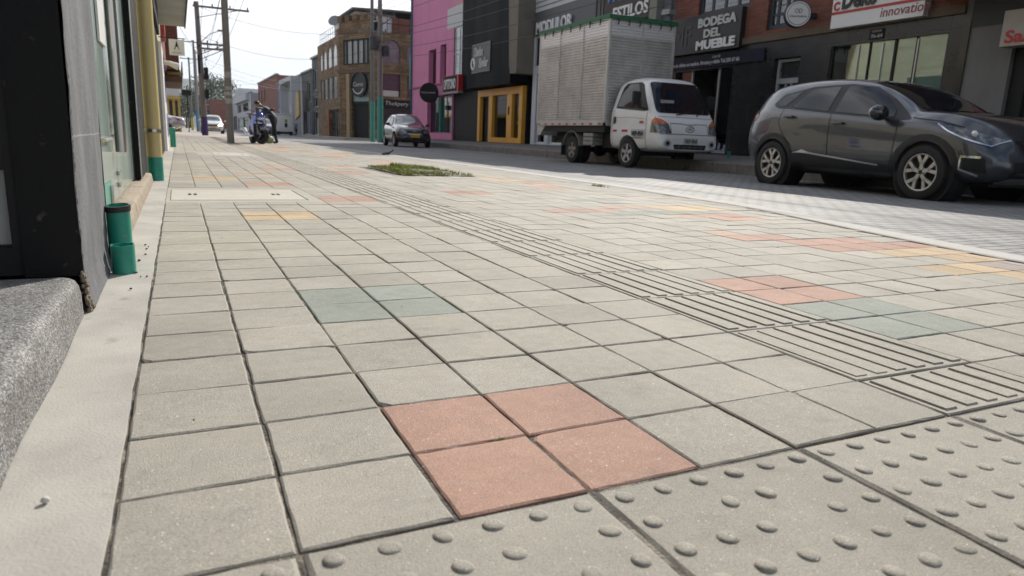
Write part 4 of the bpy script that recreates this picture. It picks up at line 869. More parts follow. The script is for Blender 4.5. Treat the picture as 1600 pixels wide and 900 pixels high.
MB().lathe([(0,0),(.26,0),(.26,-.012),(0,-.012)], 24, (-.62,-.03,.42), 'y').build('emblem', WHITE, s8)
MB().prism([(-.7,.3),(-.55,.22),(-.5,.38),(-.6,.45),(-.56,.56),(-.68,.6),(-.72,.48)], -.05, -.043).build('emblem_mark', INK, s8)
pt = house('taupe_portal', 27.0, 'taupe rendered portal frame between the black house and the white panelled house')
TAU = M('taupe_render', (.165,.15,.12), .8, var=.2, scale=1.5)
MB().prism([(.62,2.75),(1.2,2.75),(1.2,9),(.2,9),(.2,6.5),(.5,3.1)], -.75, 6, 'xz').build('pier', TAU, pt)

# ---- pink house
pk = house('pink_house', 42.0, 'tall pink rendered house with narrow windows')
PINK = M('pink_render', (.6,.22,.38), .8, var=.14, scale=1.2, streak=2, speck=((.3,.06,.15), 5, .66, .85))
ops = [(3.6,5.05,3.05,5.3),(5.75,6.6,3.15,5.6),(3.3,7.1,.35,2.0)]
b = MB(); front(b, 0, 7.0, 0, 9.2, [(3.05,4.35,3.0,4.85),(5.0,5.95,2.95,4.95),(2.9,6.9,.35,2.35)], .35, 0); b.build('wall', PINK, pk)
b = MB(); front(b, 7.0, 8.5, 2.7, 9.2, [(7.05,8.45,3.0,5.8)], .2, 0); b.build('side_bay_wall', M('pale_pink', (.55,.27,.32), .8, var=.1), pk)
MB().box(0,8.5,-.06,-.002,2.88,2.97).build('string_course', M('dark_pink', (.3,.06,.15), .8), pk)
MB().box(-.28,-.02,-.1,.35,2.9,4.9).box(-.02,0,-.12,4,0,9.2).build('teal_fin', M('teal_fin', (.015,.16,.17), .5), pk)
WFR = M('white_frame', (.55,.56,.55), .5); MAUV = M('mauve_shade', (.16,.14,.15), .7, var=.6, scale=3)
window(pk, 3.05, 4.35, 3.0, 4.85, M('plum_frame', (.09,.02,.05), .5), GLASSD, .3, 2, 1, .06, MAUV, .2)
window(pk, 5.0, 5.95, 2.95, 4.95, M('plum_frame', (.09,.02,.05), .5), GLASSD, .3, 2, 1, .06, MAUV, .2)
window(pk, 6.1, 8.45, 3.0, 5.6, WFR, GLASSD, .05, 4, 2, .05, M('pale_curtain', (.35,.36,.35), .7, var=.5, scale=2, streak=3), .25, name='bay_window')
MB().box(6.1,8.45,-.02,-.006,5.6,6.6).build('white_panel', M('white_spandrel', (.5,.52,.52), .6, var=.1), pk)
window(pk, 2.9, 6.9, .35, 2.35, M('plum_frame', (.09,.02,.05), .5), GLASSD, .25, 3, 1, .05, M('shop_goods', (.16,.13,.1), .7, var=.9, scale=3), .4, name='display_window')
MB().box(7.0,8.5,.1,.2,0,2.7).build('black_entrance', M('black_shutter', (.012,.012,.012), .5), pk)
s9 = empty('round_sign', (12.45, 36.9, 2.5), 'round black sign on the pink wall by the red box sign', 'sign', -.75)
MB().lathe([(0,-.1),(.5,-.1),(.52,-.08),(.52,.1)], 36, (-.1,0,.25), 'y').build('disc', BLK, s9, smooth=40)
text('Homeluxe', .14, SILV, s9, (-.1, -.106, .21), width=.8, height=.1, align='CENTER')
s10 = empty('sign_board', (12.9, 34.1, 2.75), 'red box sign with white capital letters under the bay window', 'sign', -PI/2)
MB().box(-1.4,.9,-.28,-.02,-.05,.75,b=.01).build('box', RED, s10)
MB().box(-1.25,.7,-.292,-.282,-.02,.72).build('panel', BLK, s10)
text('OPTITONO', .5, WHITE, s10, (-1.15, -.3, .1), width=1.7, height=.5, extrude=.004, bold=.01)
MB().box(-1.4,.9,-.28,-.02,-.13,-.055).build('under_rail', M('rail_grey', (.3,.3,.3), .5), s10)
e = empty('pipe_stub', (11.9, 13.0, .25), 'little green pipe stub on the far pavement behind the car', 'pipe')
bm = MB(); bm.tube([(11.9,13,.2),(11.9,13,.42)], .04, 12); bw(bm, 'tube', GREEN, e, 40)
bm = MB(); bm.lathe([(.041,.40),(.044,.40),(.044,.425),(.033,.425)], 12, (11.9,13,0)); bw(bm, 'rim', DARK, e, 40)

# ---- corner house of tan brick with battlements
ch = empty('battlement_house', (12.5, 59, .0), 'tan brick corner house with battlements and arched upper windows', 'building')
TANB = Mbrick('tan_brick', (.3,.19,.095), (.14,.085,.045), (.09,.07,.045), .5, .16, .02, 'hz', dirt=.55)
def corner_front(A, B_, ops, top, name, arch=()):
    """wall from A to B (seen from outside, left to right) with openings; arch openings get stepped round heads"""
    A, B_ = Vector((*A, 0)), Vector((*B_, 0)); d = (B_-A); ln = d.length; d.normalize(); nrm = Vector((d.y, -d.x, 0))
    mb = MB(); allops = list(ops)
    for (a, b, c, e) in arch:
        r = (b-a)/2; ns = 6
        for k in range(ns):
            q0 = k/ns; hh = r*math.sqrt(max(0, 1-((k+.5)/ns)**2)) 
            allops.append((a+r-r*(k+1)/ns, a+r-r*k/ns, c, e-r+hh)); allops.append((a+r+r*k/ns, a+r+r*(k+1)/ns, c, e-r+hh))
    front(mb, 0, ln, 0, top, allops, .3, closed=False)
    mb.add([(0,0,top),(ln,0,top),(ln,.6,top),(0,.6,top)], [(0,1,2,3)])
    mb.add([(0,1.0,0),(ln,1.0,0),(ln,1.0,top),(0,1.0,top)], [(0,1,2,3)], 1)
    def tr(p): return A+d*p[0]-nrm*p[1]+Vector((0,0,p[2]))
    mb.v = [tuple(tr(p)) for p in mb.v]
    o = bw(mb, name, [TANB, DARK], ch)
    return o, tr
def cpart(name, tr, boxes, mat, par=None):
    mb = MB()
    for q in boxes: mb.box(*q)
    mb.v = [tuple(tr(p)) for p in mb.v]; return bw(mb, name, mat, ch)
PA, PB, PC, PD = (12.2, 69.2), (12.2, 59.4), (14.0, 55.6), (34, 55.2)
topL, topC = 8.2, 9.1
oL, tL = corner_front(PA, PB, [(1.4,2.4,3.3,5.05),(3,4.5,3.3,5.05),(5,6.5,3.3,5.05),(7,8.6,3.3,5.05),(5.4,9.5,0,2.35)], topL, 'street_wall', [(1.2,2.4,5.9,7.4),(2.9,4.4,5.9,7.5),(5.0,6.6,5.9,7.6),(7.2,8.9,5.9,7.65)])
oC, tC = corner_front(PB, PC, [(.5,3.8,5.8,7.75),(1.55,3.7,.0,5.0)], topC, 'corner_wall')
oR, tR = corner_front(PC, PD, [(.75,2.2,3.4,5.1),(2.75,4.3,3.4,5.1),(.5,3.4,0,2.6),(5,6.5,3.4,5.1)], topL, 'side_wall', [(.75,2.2,5.95,7.7),(2.75,4.3,5.95,7.7),(5,6.5,5.95,7.7)])
cpart('upper_pane', tL, [(1.2,2.4,.06,.08,5.9,7.5),(2.9,4.4,.06,.08,5.9,7.6),(5.0,6.6,.06,.08,5.9,7.7),(7.2,8.9,.06,.08,5.9,7.75)], M('bright_curtain_glass', (.62,.64,.64), .25, var=.15))
cpart('middle_pane', tL, [(1.4,2.4,.06,.08,3.3,5.05),(3,4.5,.06,.08,3.3,5.05),(5,6.5,.06,.08,3.3,5.05),(7,8.6,.06,.08,3.3,5.05)], M('grey_window_glass', (.12,.13,.135), .12, var=.5, scale=1))
cpart('shop_window', tL, [(5.4,9.5,.22,.25,0,2.35)], M('crowded_shop_window', (.14,.13,.12), .3, var=.9, scale=1.4))
cpart('window_bars', tL, [(5.4,9.5,.1,.16,2.2,2.3)]+[(u-.05,u+.05,.1,.18,0,2.25) for u in (6.1,7,7.9,8.8)], DARK)
cpart('red_post', tL, [(5.0,5.35,-.1,.1,0,2.4)], M('orange_red_post', (.35,.07,.03), .6))
cpart('corner_bay', tC, [(.5,3.8,.18,.2,5.8,7.75)], M('curtained_glass', (.2,.22,.22), .15, var=.5, scale=.7))
cpart('bay_curtain', tC, [(.9,2.8,.15,.17,5.9,7.6)], M('pale_net_curtain', (.4,.41,.39), .7, var=.25, scale=2, streak=4))
cpart('bay_bars', tC, [(.5,3.8,.05,.14,5.78,5.9),(.5,3.8,.05,.14,7.65,7.77)]+[(u-.04,u+.04,.05,.135,5.88,7.67) for u in (.9,1.6,2.3,3.0,3.5)], DARK)
cpart('string_course', tC, [(-.1,4.3,-.15,-.005,5.15,5.4)], M('brown_course', (.14,.09,.05), .8))
cpart('pale_pilaster', tC, [(1.0,1.4,-.12,-.005,0,5.1)], M('buff_stone', (.36,.27,.15), .8, var=.15))
cpart('entrance_glass', tC, [(1.55,3.7,.2,.22,2.9,5.0)], M('aqua_pane', (.25,.36,.35), .2, var=.3))
cpart('entrance_shade', tC, [(1.55,3.7,.25,.28,0,2.8),(1.55,3.7,.05,.2,2.75,2.95)], DARK)
cpart('arched_pane', tR, [(.7,2.25,.2,.22,5.95,7.9),(2.7,4.35,.2,.22,5.95,7.9),(5,6.5,.2,.22,5.95,7.9)], M('smoky_glass', (.14,.15,.155), .12, var=.6, scale=.6))
cpart('lower_pane', tR, [(.7,2.25,.2,.22,3.4,5.1),(2.7,4.35,.2,.22,3.4,5.1),(5,6.5,.2,.22,3.4,5.1)], M('black_glass', (.03,.033,.035), .1, var=.5))
cpart('white_blind', tR, [(.85,2.1,.14,.18,3.4,3.85)], M('white_blind', (.5,.48,.44), .7))
cpart('shop_shade', tR, [(.5,3.4,.3,.33,0,2.6)], M('dark_shop', (.03,.02,.02), .6, var=.9, scale=3))
cpart('fascia_sign', tR, [(.3,9.5,-.12,-.01,2.65,3.15)], BLK)
def on(tr, u, y, v, fr):
    p = tr((u, y, v)); return (p.x-ch.location.x, p.y-ch.location.y, p.z)
angR = math.atan2(PD[1]-PC[1], PD[0]-PC[0]); angC = math.atan2(PC[1]-PB[1], PC[0]-PB[0])
text('Thekpery', .5, CREAM_S, ch, on(tR, .9, -.14, 2.72, 0), (PI/2, 0, angR), width=1.9, height=.42, shear=.2)
mb = MB(); n = 28
V = [];
for rad, yy in ((.98,-.02),(.98,-.2),(.88,-.2),(.88,-.12)):
    for j in range(n): q = 2*PI*j/n; V.append(tuple(tC((2.62+rad*math.cos(q), yy, 4.25+rad*math.sin(q)))))
mb.add(V, [(i*n+j, i*n+(j+1) % n, (i+1)*n+(j+1) % n, (i+1)*n+j) for i in range(3) for j in range(n)])
mb.add([tuple(tC((2.62+.89*math.cos(2*PI*j/n), -.1, 4.25+.89*math.sin(2*PI*j/n)))) for j in range(n)], [tuple(range(n))])
bw(mb, 'round_emblem', M('black_emblem', (.02,.02,.022), .5, var=.3), ch)
text('Cueros', .5, CREAM_S, ch, on(tC, 2.0, -.22, 4.1, 0), (PI/2, 0, angC), width=1.25, height=.34, shear=.2)
mb = MB(); V = [];
for i in range(13):
    q = PI*1.15+PI*.7*i/12
    for rad in (.66, .77): V.append(tuple(tC((2.62+rad*math.cos(q), -.215, 4.25+rad*math.sin(q)))))
mb.add(V, [(2*i,2*i+1,2*i+3,2*i+2) for i in range(12)]); bw(mb, 'emblem_arc', CREAM_S, ch)
for u in (-.1, .85, 1.8, 2.75, 3.7): cpart('merlon', tC, [(u,u+.5,-.06,.4,topC,topC+.5)], TANB)
cpart('roof_parapet', tL, [(8.6,9.6,0,.4,topL,topL+.5)], TANB)
bm = MB()
for i in range(15): u = .3+.9*i; bm.tube([tR((u,.2,topL)), tR((u,.2,topL+1.3))], .025, 5)
for v in (.7, 1.3): bm.tube([tR((.1,.2,topL+v)), tR((14,.2,topL+v))], .03, 5)
bw(bm, 'terrace_railing', DARK, ch)
bm = MB()
for i in range(9): u = .3+1.0*i; bm.tube([tL((u,.2,topL)), tL((u,.2,topL+1.0))], .025, 5)
for v in (.55, 1.0): bm.tube([tL((.3,.2,topL+v)), tL((8.5,.2,topL+v))], .025, 5)
bw(bm, 'roof_railing', M('pale_rail', (.4,.4,.4), .5), ch)
bm = MB(); bm.box(13.2,16.2,58,66,topL,9.9).box(18.5,40,58,66,topL,9.9); bw(bm, 'penthouse', M('white_block', (.78,.78,.77), .8, var=.2, scale=.6), ch)
bm = MB(); bm.box(16.2,18.5,57.8,66,topL,9.7); bw(bm, 'brick_penthouse', BR_L, ch)
bm = MB(); bm.prism([(12.8,9.9),(16,10.05),(20,10.1),(23,9.7),(36,9.8),(36,9.95),(23,9.85),(20,10.25),(16,10.2),(12.8,10.05)], 57.2, 66, 'xz'); bw(bm, 'roof', M('corrugated_roof', (.12,.11,.1), .8, var=.3), ch)
bm = MB(); bm.box(13.3,40,60,69,0,topL-.05).box(15.2,40,56.8,60.1,0,topL-.06); bw(bm, 'core', DARK, ch)
e = empty('satellite_dish', (12.4, 62, 8.2), 'small satellite dish on the roof edge of the tan brick house', 'dish')
bm = MB(); bm.tube([(12.4,62,8.2),(12.4,62,9.4)], .04, 6); bw(bm, 'mast', DARK, e)
bm = MB(); bm.lathe([(0,0),(.25,.05),(.5,.2)], 16, (0,0,0)); rm = Matrix.Translation((12.4,62,9.5)) @ Matrix.Rotation(R(62), 4, Vector((1,-.7,0)).normalized()); bm.v = [tuple(rm @ Vector(p)) for p in bm.v]; bw(bm, 'bowl', M('dish_grey', (.25,.25,.25), .5), e, 50)

# ---- smaller fronts farther up the street
def far_house(name, label, y0, y1, h, mat, x=12.4, wins=(), extra=None, top=None):
    e = empty(name, (x, y1, 0), label, 'building', -PI/2); W_ = y1-y0
    b = MB(); front(b, 0, W_, 0, h, [w_[:4] for w_ in wins], .25); b.build('wall', mat, e)
    for w_ in wins: window(e, *w_[:4], WFR if len(w_) < 5 else w_[4], GLASSD, .15, 2, 1, .08, MAUV, .2)
    MB().box(-.1,W_+.1,-.15,.3,h,h+.18).build('coping', M('coping_grey', (.3,.3,.29), .8), e)
    return e
e = far_house('charcoal_house', 'charcoal painted house beyond the tan brick corner house', 69.5, 73.6, 7.4, M('charcoal_render', (.05,.056,.065), .7, var=.2), wins=[(.6,2.6,4.4,6.4),(.6,3.5,.1,2.4),(.6,3.4,2.8,3.8)])
e = far_house('charcoal_house', 'low dark grey house with a tan hanging panel', 73.8, 80, 6.4, M('slate_render', (.06,.065,.06), .7, var=.25), wins=[(3.4,5.6,3.4,5.4),(.8,5.6,.1,2.5)])
MB().prism([(.5,1.6),(3.4,2.0),(3.2,4.6),(1.4,4.2)], -.9, -.7).build('tan_panel', M('tan_panel', (.42,.3,.13), .7, var=.1), e)
e = far_house('white_portal_house', 'white house with projecting portal frame up the street', 80.2, 91, 6.3, M('white_stucco', (.5,.51,.53), .8, var=.12), wins=[(1.5,5,3.4,5.6),(6,8.6,3.2,5.4),(1,4.4,.1,2.6),(5.4,9,.1,2.6)])
MB().box(0,.5,-1.0,-.003,0,6.3).box(9.3,9.8,-1,-.003,0,6.3).box(.5,9.3,-1,-.003,5.8,6.3).build('portal', M('white_stucco', (.5,.51,.53), .8), e)
e = far_house('lilac_house', 'lilac and blue house with shop windows up the street', 91.2, 101, 6.4, M('lilac_render', (.2,.2,.33), .8, var=.25), wins=[(1,4,3.2,5.6),(5.5,8.8,3.2,5.6),(1,9,.1,2.5)])
MB().box(0,9.8,-.1,-.002,2.6,2.9).build('blue_band', M('blue_band', (.06,.08,.3), .7), e)
e = far_house('tall_brick_house', 'tall red brick house with blind side wall up the street', 101.2, 126, 7.7, BR_L, wins=[(1,3,4.5,6.5),(5,7,4.5,6.5),(9,11,4.5,6.5),(1,14,.1,3.0)])
e = far_house('white_terrace_house', 'white terrace house with a long band window up the street', 126.2, 158, 6.3, M('white_stucco', (.5,.51,.53), .8), 11.2, wins=[(2,12,3.4,5.0),(15,27,3.4,5.0),(2,27,.1,2.5)])
MB().box(0,29.8,-.6,-.002,5.2,6.3).box(1,11,-.3,4,6.49,8.0).build('terrace_block', M('white_stucco', (.5,.51,.53), .8), e)
e = far_house('red_sign_house', 'dark fronted house with a red shop sign far up the street', 158.2, 190, 7.2, M('dark_far_front', (.05,.045,.045), .7, var=.4), 11.8, wins=[(4,14,3,6)])
MB().box(1,12,-.9,-.1,2.4,4.2).build('red_board', RED, e)
MB().box(16,31.8,-.2,-.002,3,7.4).build('pale_front', M('pale_far', (.4,.41,.42), .8), e)
e = far_house('far_brick_row', 'low red brick row at the far end of the street', 230, 300, 8.5, BR_L, 9, wins=[(5,15,3,6),(20,30,3,6),(35,45,3,6),(50,60,3,6)])
e = empty('far_left_row', (-6, 130, 0), 'dim low houses far up the left side of the street', 'building')
bm = MB(); bm.box(-14,-7,110,200,0,4.2).box(-16,-6,200,300,0,5); bw(bm, 'wall', M('dim_far_wall', (.12,.11,.1), .8, var=.7, scale=.2), e)
bm = MB(); bm.box(-6.98,-6.9,118,130,.2,2.6).box(-6.98,-6.9,140,150,.2,2.6); bw(bm, 'shop_window', M('grey_window_glass', (.12,.13,.135), .12), e)
# ================================================================== VEHICLES (x forward, y left, origin on the road under the rear axle)
CGLASS = M('car_glass', (.01,.013,.018), .03, var=0, spec=.5)
RUB = M('tyre_rubber', (.014,.014,.0145), .75, var=.25, scale=12)
PLAST = M('black_plastic', (.016,.016,.017), .55, var=.15)
CHROME = M('chrome_trim', (.7,.7,.7), .18, 1., var=.05)
ALLOY = M('alloy_rim', (.55,.54,.51), .38, .75, var=.15, scale=12)
LAMPG = M('lamp_glass', (.16,.17,.18), .1, .3, var=.8, scale=22, coat=1)
TAILR = M('tail_lamp_red', (.22,.012,.015), .12, var=.2, coat=1)
AMBER = M('amber_lens', (.6,.14,.02), .15, var=.2, coat=1)
PLATEY = M('yellow_number_plate', (.65,.33,.02), .5, var=.05); PLATEW = M('white_number_plate', (.55,.55,.53), .5, var=.08)
def lofted(st, arches, aw, mats_name, parent, name='body', mat=None, sub=2):
    """st: (x, zb, w, zbelt, wbelt, ztop, wtop) -> smooth body with wheel arches cut out; returns object and BVH"""
    bm = bmesh.new(); rings = []
    for x, zb, w, zs, ws, zt, wt in st:
        h = zs-zb
        half = [(0,zb),(.72*w,zb),(.95*w,zb+.05),(w,zb+.32*h),(w*1.005,zb+.62*h),(ws+(w-ws)*.55,zs-.05*min(1,h*3)),(ws,zs),(ws+(wt-ws)*.5,zs+(zt-zs)*.5),(wt,zs+(zt-zs)*.86),(wt*.86,zs+(zt-zs)*.97),(wt*.45,zt+.006),(0,zt+.008)]
        pts = half+[(-y, z) for y, z in half[-2:0:-1]]
        rings.append([bm.verts.new((x, y, z)) for y, z in pts])
    n = len(rings[0])
    for a, b in zip(rings, rings[1:]):
        for j in range(n): bm.faces.new((a[j], a[(j+1) % n], b[(j+1) % n], b[j]))
    for rg, flip in ((rings[0], 1), (rings[-1], 0)):
        # close the end with a ladder of quads so that it stays smooth
        h = n//2
        for j in range(h):
            q = [rg[j], rg[j+1], rg[(n-j-1) % n], rg[(n-j) % n]]
            q = list(dict.fromkeys(q))
            if len(q) >= 3: bm.faces.new(q if flip else q[::-1])
    bmesh.ops.recalc_face_normals(bm, faces=bm.faces)
    me = bpy.data.meshes.new(name); bm.to_mesh(me); bm.free()
    o = bpy.data.objects.new(name, me); COL.objects.link(o)
    md = o.modifiers.new('s', 'SUBSURF'); md.levels = md.render_levels = sub
    cut = []
    for ax, r in arches:
        cme = bpy.data.meshes.new('c'); cb = bmesh.new()
        for s in (1, -1):
            g = bmesh.ops.create_cone(cb, cap_ends=True, segments=40, radius1=r, radius2=r, depth=.5)
            bmesh.ops.transform(cb, matrix=Matrix.Translation((ax, s*(aw-.02), .33)) @ Matrix.Rotation(PI/2, 4, 'X'), verts=g['verts'])
        cb.to_mesh(cme); cb.free(); co = bpy.data.objects.new('c', cme); COL.objects.link(co); cut.append(co)
        b = o.modifiers.new('b', 'BOOLEAN'); b.operation = 'DIFFERENCE'; b.object = co; b.solver = 'EXACT'
    dg = bpy.context.evaluated_depsgraph_get(); dg.update()
    new = bpy.data.meshes.new_from_object(o.evaluated_get(dg)); o.modifiers.clear(); o.data = new; new.name = name
    for c in cut: bpy.data.objects.remove(c)
    new.materials.clear(); new.materials.append(mat)
    new.polygons.foreach_set('use_smooth', [True]*len(new.polygons)); new.set_sharp_from_angle(angle=R(38))
    b2 = bmesh.new(); b2.from_mesh(new); bv = BVHTree.FromBMesh(b2); b2.free()
    o.parent = parent
    return o, bv
def rpoly(pts, r=.03, k=3):
    """round the corners of an outline"""
    out = []; n = len(pts)
    for i in range(n):
        p, a, b = Vector(pts[i]), Vector(pts[i-1]), Vector(pts[(i+1) % n])
        da, db = (a-p), (b-p); q = min(r, .45*da.length, .45*db.length)
        A, B = p+da.normalized()*q, p+db.normalized()*q
        for j in range(k+1): t = j/k; out.append(tuple(A*(1-t)**2+p*2*t*(1-t)+B*t*t))
    return out
VIEW = {'R': (lambda u, v: ((u, -4, v), (0, 1, 0))), 'L': (lambda u, v: ((u, 4, v), (0, -1, 0))), 'F': (lambda u, v: ((9, u, v), (-1, 0, 0))), 'B': (lambda u, v: ((-9, u, v), (1, 0, 0))), 'T': (lambda u, v: ((u, v, 6), (0, 0, -1)))}
def decal_mb(mb, bv, poly, view, eps=.005, cut=.07, mi=0):
    bm = bmesh.new(); bm.faces.new([bm.verts.new((p[0], p[1], 0)) for p in poly])
    us = [p[0] for p in poly]; vs_ = [p[1] for p in poly]
    for ax, lo, hi in ((0, min(us), max(us)), (1, min(vs_), max(vs_))):
        k = int((hi-lo)/cut)
        for i in range(1, k+1):
            q = lo+(hi-lo)*i/(k+1); co = (q, 0, 0) if ax == 0 else (0, q, 0); no = (1, 0, 0) if ax == 0 else (0, 1, 0)
            bmesh.ops.bisect_plane(bm, geom=bm.verts[:]+bm.edges[:]+bm.faces[:], plane_co=co, plane_no=no, dist=1e-6)
    for v in bm.verts:
        o, d = VIEW[view](v.co.x, v.co.y); o, d = Vector(o), Vector(d)
        loc, nor, *_ = bv.ray_cast(o, d)
        if loc is None:
            loc, nor, *_ = bv.find_nearest(Vector([0 if dd else oo for oo, dd in zip(o, d)]) if view in 'FB' else o+d*3.2)
        if nor.dot(d) > 0: nor = -nor
        v.co = loc+nor*eps
    return mb.bm(bm, mi)
def decal(bv, poly, view, name, mat, parent, eps=.005, cut=.07, both=False):
    mb = MB(); decal_mb(mb, bv, poly, view, eps, cut)
    return mb.build(name, mat, parent, 50, recalc=False)
def strip(path, w):
    """outline of a thin line along a path"""
    a, b = [], []
    for i, p in enumerate(path):
        d = Vector(path[min(i+1, len(path)-1)])-Vector(path[max(0, i-1)]); d.normalize(); nrm = Vector((-d.y, d.x))*w/2
        a.append(tuple(Vector(p)+nrm)); b.append(tuple(Vector(p)-nrm))
    return a+b[::-1]
def wheel(parent, x, y, s, r=.335, w=.21, rr=.235, style=5, rim=ALLOY, steer=0.):
    """tyre (a part) with its rim and hub as sub-parts; s = +1 left, -1 right"""
    n = 40; h = w/2
    prof = [(rr-.012, -h*.8), (rr+.01, -h), (r*.86, -h*1.02), (r*.965, -h*.9), (r, -h*.62), (r, -h*.3), (r-.008, -h*.27), (r-.008, -h*.2), (r, -h*.17), (r, h*.17), (r-.008, h*.2), (r-.008, h*.27), (r, h*.3), (r, h*.62), (r*.965, h*.9), (r*.86, h*1.02), (rr+.01, h), (rr-.012, h*.8)]
    t = MB().lathe(prof, n, axis='y', closed=True).build('wheel', RUB, parent, 35, (x, y, r), (0, 0, steer))
    f = s*h*.82
    bm = MB(); bm.lathe([(rr, f*1.02), (rr-.006, f*1.12), (rr-.02, f*1.08), (rr-.026, f*.75), (rr-.03, -f*.8), (rr, -f*.8)], n, axis='y', closed=True)
    bm.lathe([(0, f*1.0), (.055, f*1.0), (.065, f*.9), (.065, f*.4)], 20, axis='y')
    def sp(r0, r1, q0, q1, w0, w1):
        a, b = Vector((r0*math.cos(q0), r0*math.sin(q0))), Vector((r1*math.cos(q1), r1*math.sin(q1))); d = (b-a).normalized(); p = Vector((-d.y, d.x))
        bm.prism([tuple(a+p*w0/2), tuple(b+p*w1/2), tuple(b-p*w1/2), tuple(a-p*w0/2)], f*.7, f*1.02, 'xz')
    if style == 5:
        for k in range(5):
            q = PI/2+2*PI*k/5
            sp(.04, .13, q, q, .046, .05)
            for e in (-.29, .29): sp(.105, rr-.012, q+e*.25, q+e, .036, .046)
    elif style == 6:
        for k in range(5): q = PI/2+2*PI*k/5; sp(.04, rr-.01, q, q, .07, .075)
    else:
        for k in range(style): q = 2*PI*k/style; sp(.03, rr-.01, q, q, .03, .03)
    rm = bm.build('rim', rim, t, 35)
    MB().lathe([(0, f*.35), (rr-.02, f*.35), (rr-.02, f*.25), (0, f*.25)], 24, axis='y').build('brake_disc', M('brake_dark', (.02,.02,.02), .5, .3), t)
    bm = MB(); bm.lathe([(0, f*1.06), (.026, f*1.06), (.028, f*1.0)], 16, axis='y', mi=0)
    for k in range(5): q = PI/2+.63+2*PI*k/5; bm.lathe([(0, f*1.04), (.009, f*1.04), (.01, f*.95)], 8, (.046*math.cos(q), 0, .046*math.sin(q)), 'y')
    bm.build('hub_cap', PLAST, t, 40)
    return t
def mirror_pair(parent, x, y, z, mat, k=1.):
    for s in (1, -1):
        bm = MB(); bm.ball((x, s*(y+.13), z), (.065*k, .115*k, .08*k), 14); m = bm.build('mirror', mat, parent, 60)
        MB().tube([(x+.03, s*(y-.03), z-.09), (x+.01, s*(y+.1), z-.05)], .022, 8).build('mirror_arm', PLAST, m)
        MB().ball((x-.045*k, s*(y+.13), z), (.025*k, .095*k, .062*k), 12).build('mirror_face', CHROME, m, 60)

def both(bv, pts, name, mat, par, eps=.006, cut=.06, r=.02):
    for v in 'RL': decal(bv, rpoly(pts, r) if r else pts, v, name, mat, par, eps, cut)
# ------------------------------------------------------------------ the dark grey crossover
PAINT = M('grey_metallic_paint', (.052,.058,.07), .36, .5, var=.04, scale=3, coat=1.)
ang = math.atan2(-2.72, -.25)
kx = empty('parked_car', (8.61+.80, 8.34-.07, ROAD_Z), 'dark grey crossover car with alloy wheels parked nearest at the right kerb', 'car', ang)
T = lambda tab: (lambda x: lerp_tab(tab, x))
zb = T([(-.86,.50),(-.78,.36),(-.5,.27),(.3,.225),(2.3,.215),(3.1,.22),(3.4,.25),(3.55,.36)])
ztp = T([(-.88,.80),(-.86,.95),(-.8,1.14),(-.68,1.34),(-.54,1.49),(-.34,1.555),(0,1.59),(.5,1.61),(1.1,1.59),(1.5,1.53),(1.8,1.435),(2.05,1.315),(2.25,1.19),(2.37,1.115),(2.5,1.095),(2.75,1.075),(3.0,1.035),(3.2,.97),(3.36,.875),(3.48,.75),(3.55,.62),(3.58,.54)])
zbl = T([(-.88,.72),(-.86,.86),(-.8,1.02),(-.65,1.15),(-.4,1.19),(.2,1.17),(1,1.1),(1.7,1.03),(2.3,.985),(2.6,.99),(2.9,.965),(3.15,.895),(3.35,.79),(3.5,.64),(3.58,.48)])
wd = T([(-.88,.58),(-.84,.70),(-.72,.80),(-.5,.875),(-.1,.905),(1,.9),(2,.9),(2.7,.905),(3.05,.88),(3.3,.82),(3.45,.73),(3.55,.6),(3.58,.5)])
wb = T([(-.88,.55),(-.8,.66),(-.6,.75),(-.2,.81),(1,.845),(2,.84),(2.5,.83),(2.8,.80),(3.1,.75),(3.35,.65),(3.5,.55),(3.58,.42)])
wt = T([(-.88,.42),(-.8,.5),(-.6,.58),(-.2,.62),(.5,.62),(1.2,.61),(1.7,.61),(2.1,.64),(2.37,.69),(2.6,.72),(2.9,.70),(3.2,.62),(3.4,.51),(3.58,.36)])
xs = [-.88,-.86,-.8,-.7,-.56,-.4,-.2,.1,.5,.9,1.3,1.6,1.85,2.07,2.24,2.36,2.46,2.6,2.78,2.95,3.12,3.28,3.4,3.48,3.54,3.58]
body, bv = lofted([(x, zb(x), wd(x), zbl(x), wb(x), ztp(x), wt(x)) for x in xs], [(0, .385), (2.7, .385)], .905, '', kx, 'body', PAINT)
# glasshouse: black surround then the panes
both(bv, [(-.2,1.24),(-.06,1.39),(.5,1.485),(1.2,1.49),(1.62,1.43),(2.0,1.25),(2.42,.985),(2.3,.965),(1.1,1.075),(.2,1.165),(-.05,1.175)], 'window_surround', PLAST, kx, .003, .06, .04)
both(bv, [(-.12,1.255),(-.01,1.365),(.36,1.445),(.1,1.205),(-.02,1.205)], 'quarter_window', CGLASS, kx, .008)
both(bv, [(.27,1.185),(.53,1.445),(1.03,1.46),(1.02,1.105)], 'rear_window', CGLASS, kx, .008)
both(bv, [(1.15,1.095),(1.17,1.46),(1.55,1.42),(1.88,1.28),(2.12,1.1),(2.14,1.01)], 'front_window', CGLASS, kx, .008)
decal(bv, rpoly([(-.6,1.115),(.6,1.115),(.53,1.505),(-.53,1.505)], .06), 'F', 'windscreen', CGLASS, kx, .006, .08)
decal(bv, rpoly([(-.5,1.2),(.5,1.2),(.42,1.42),(-.42,1.42)], .05), 'B', 'rear_screen', CGLASS, kx, .006, .08)
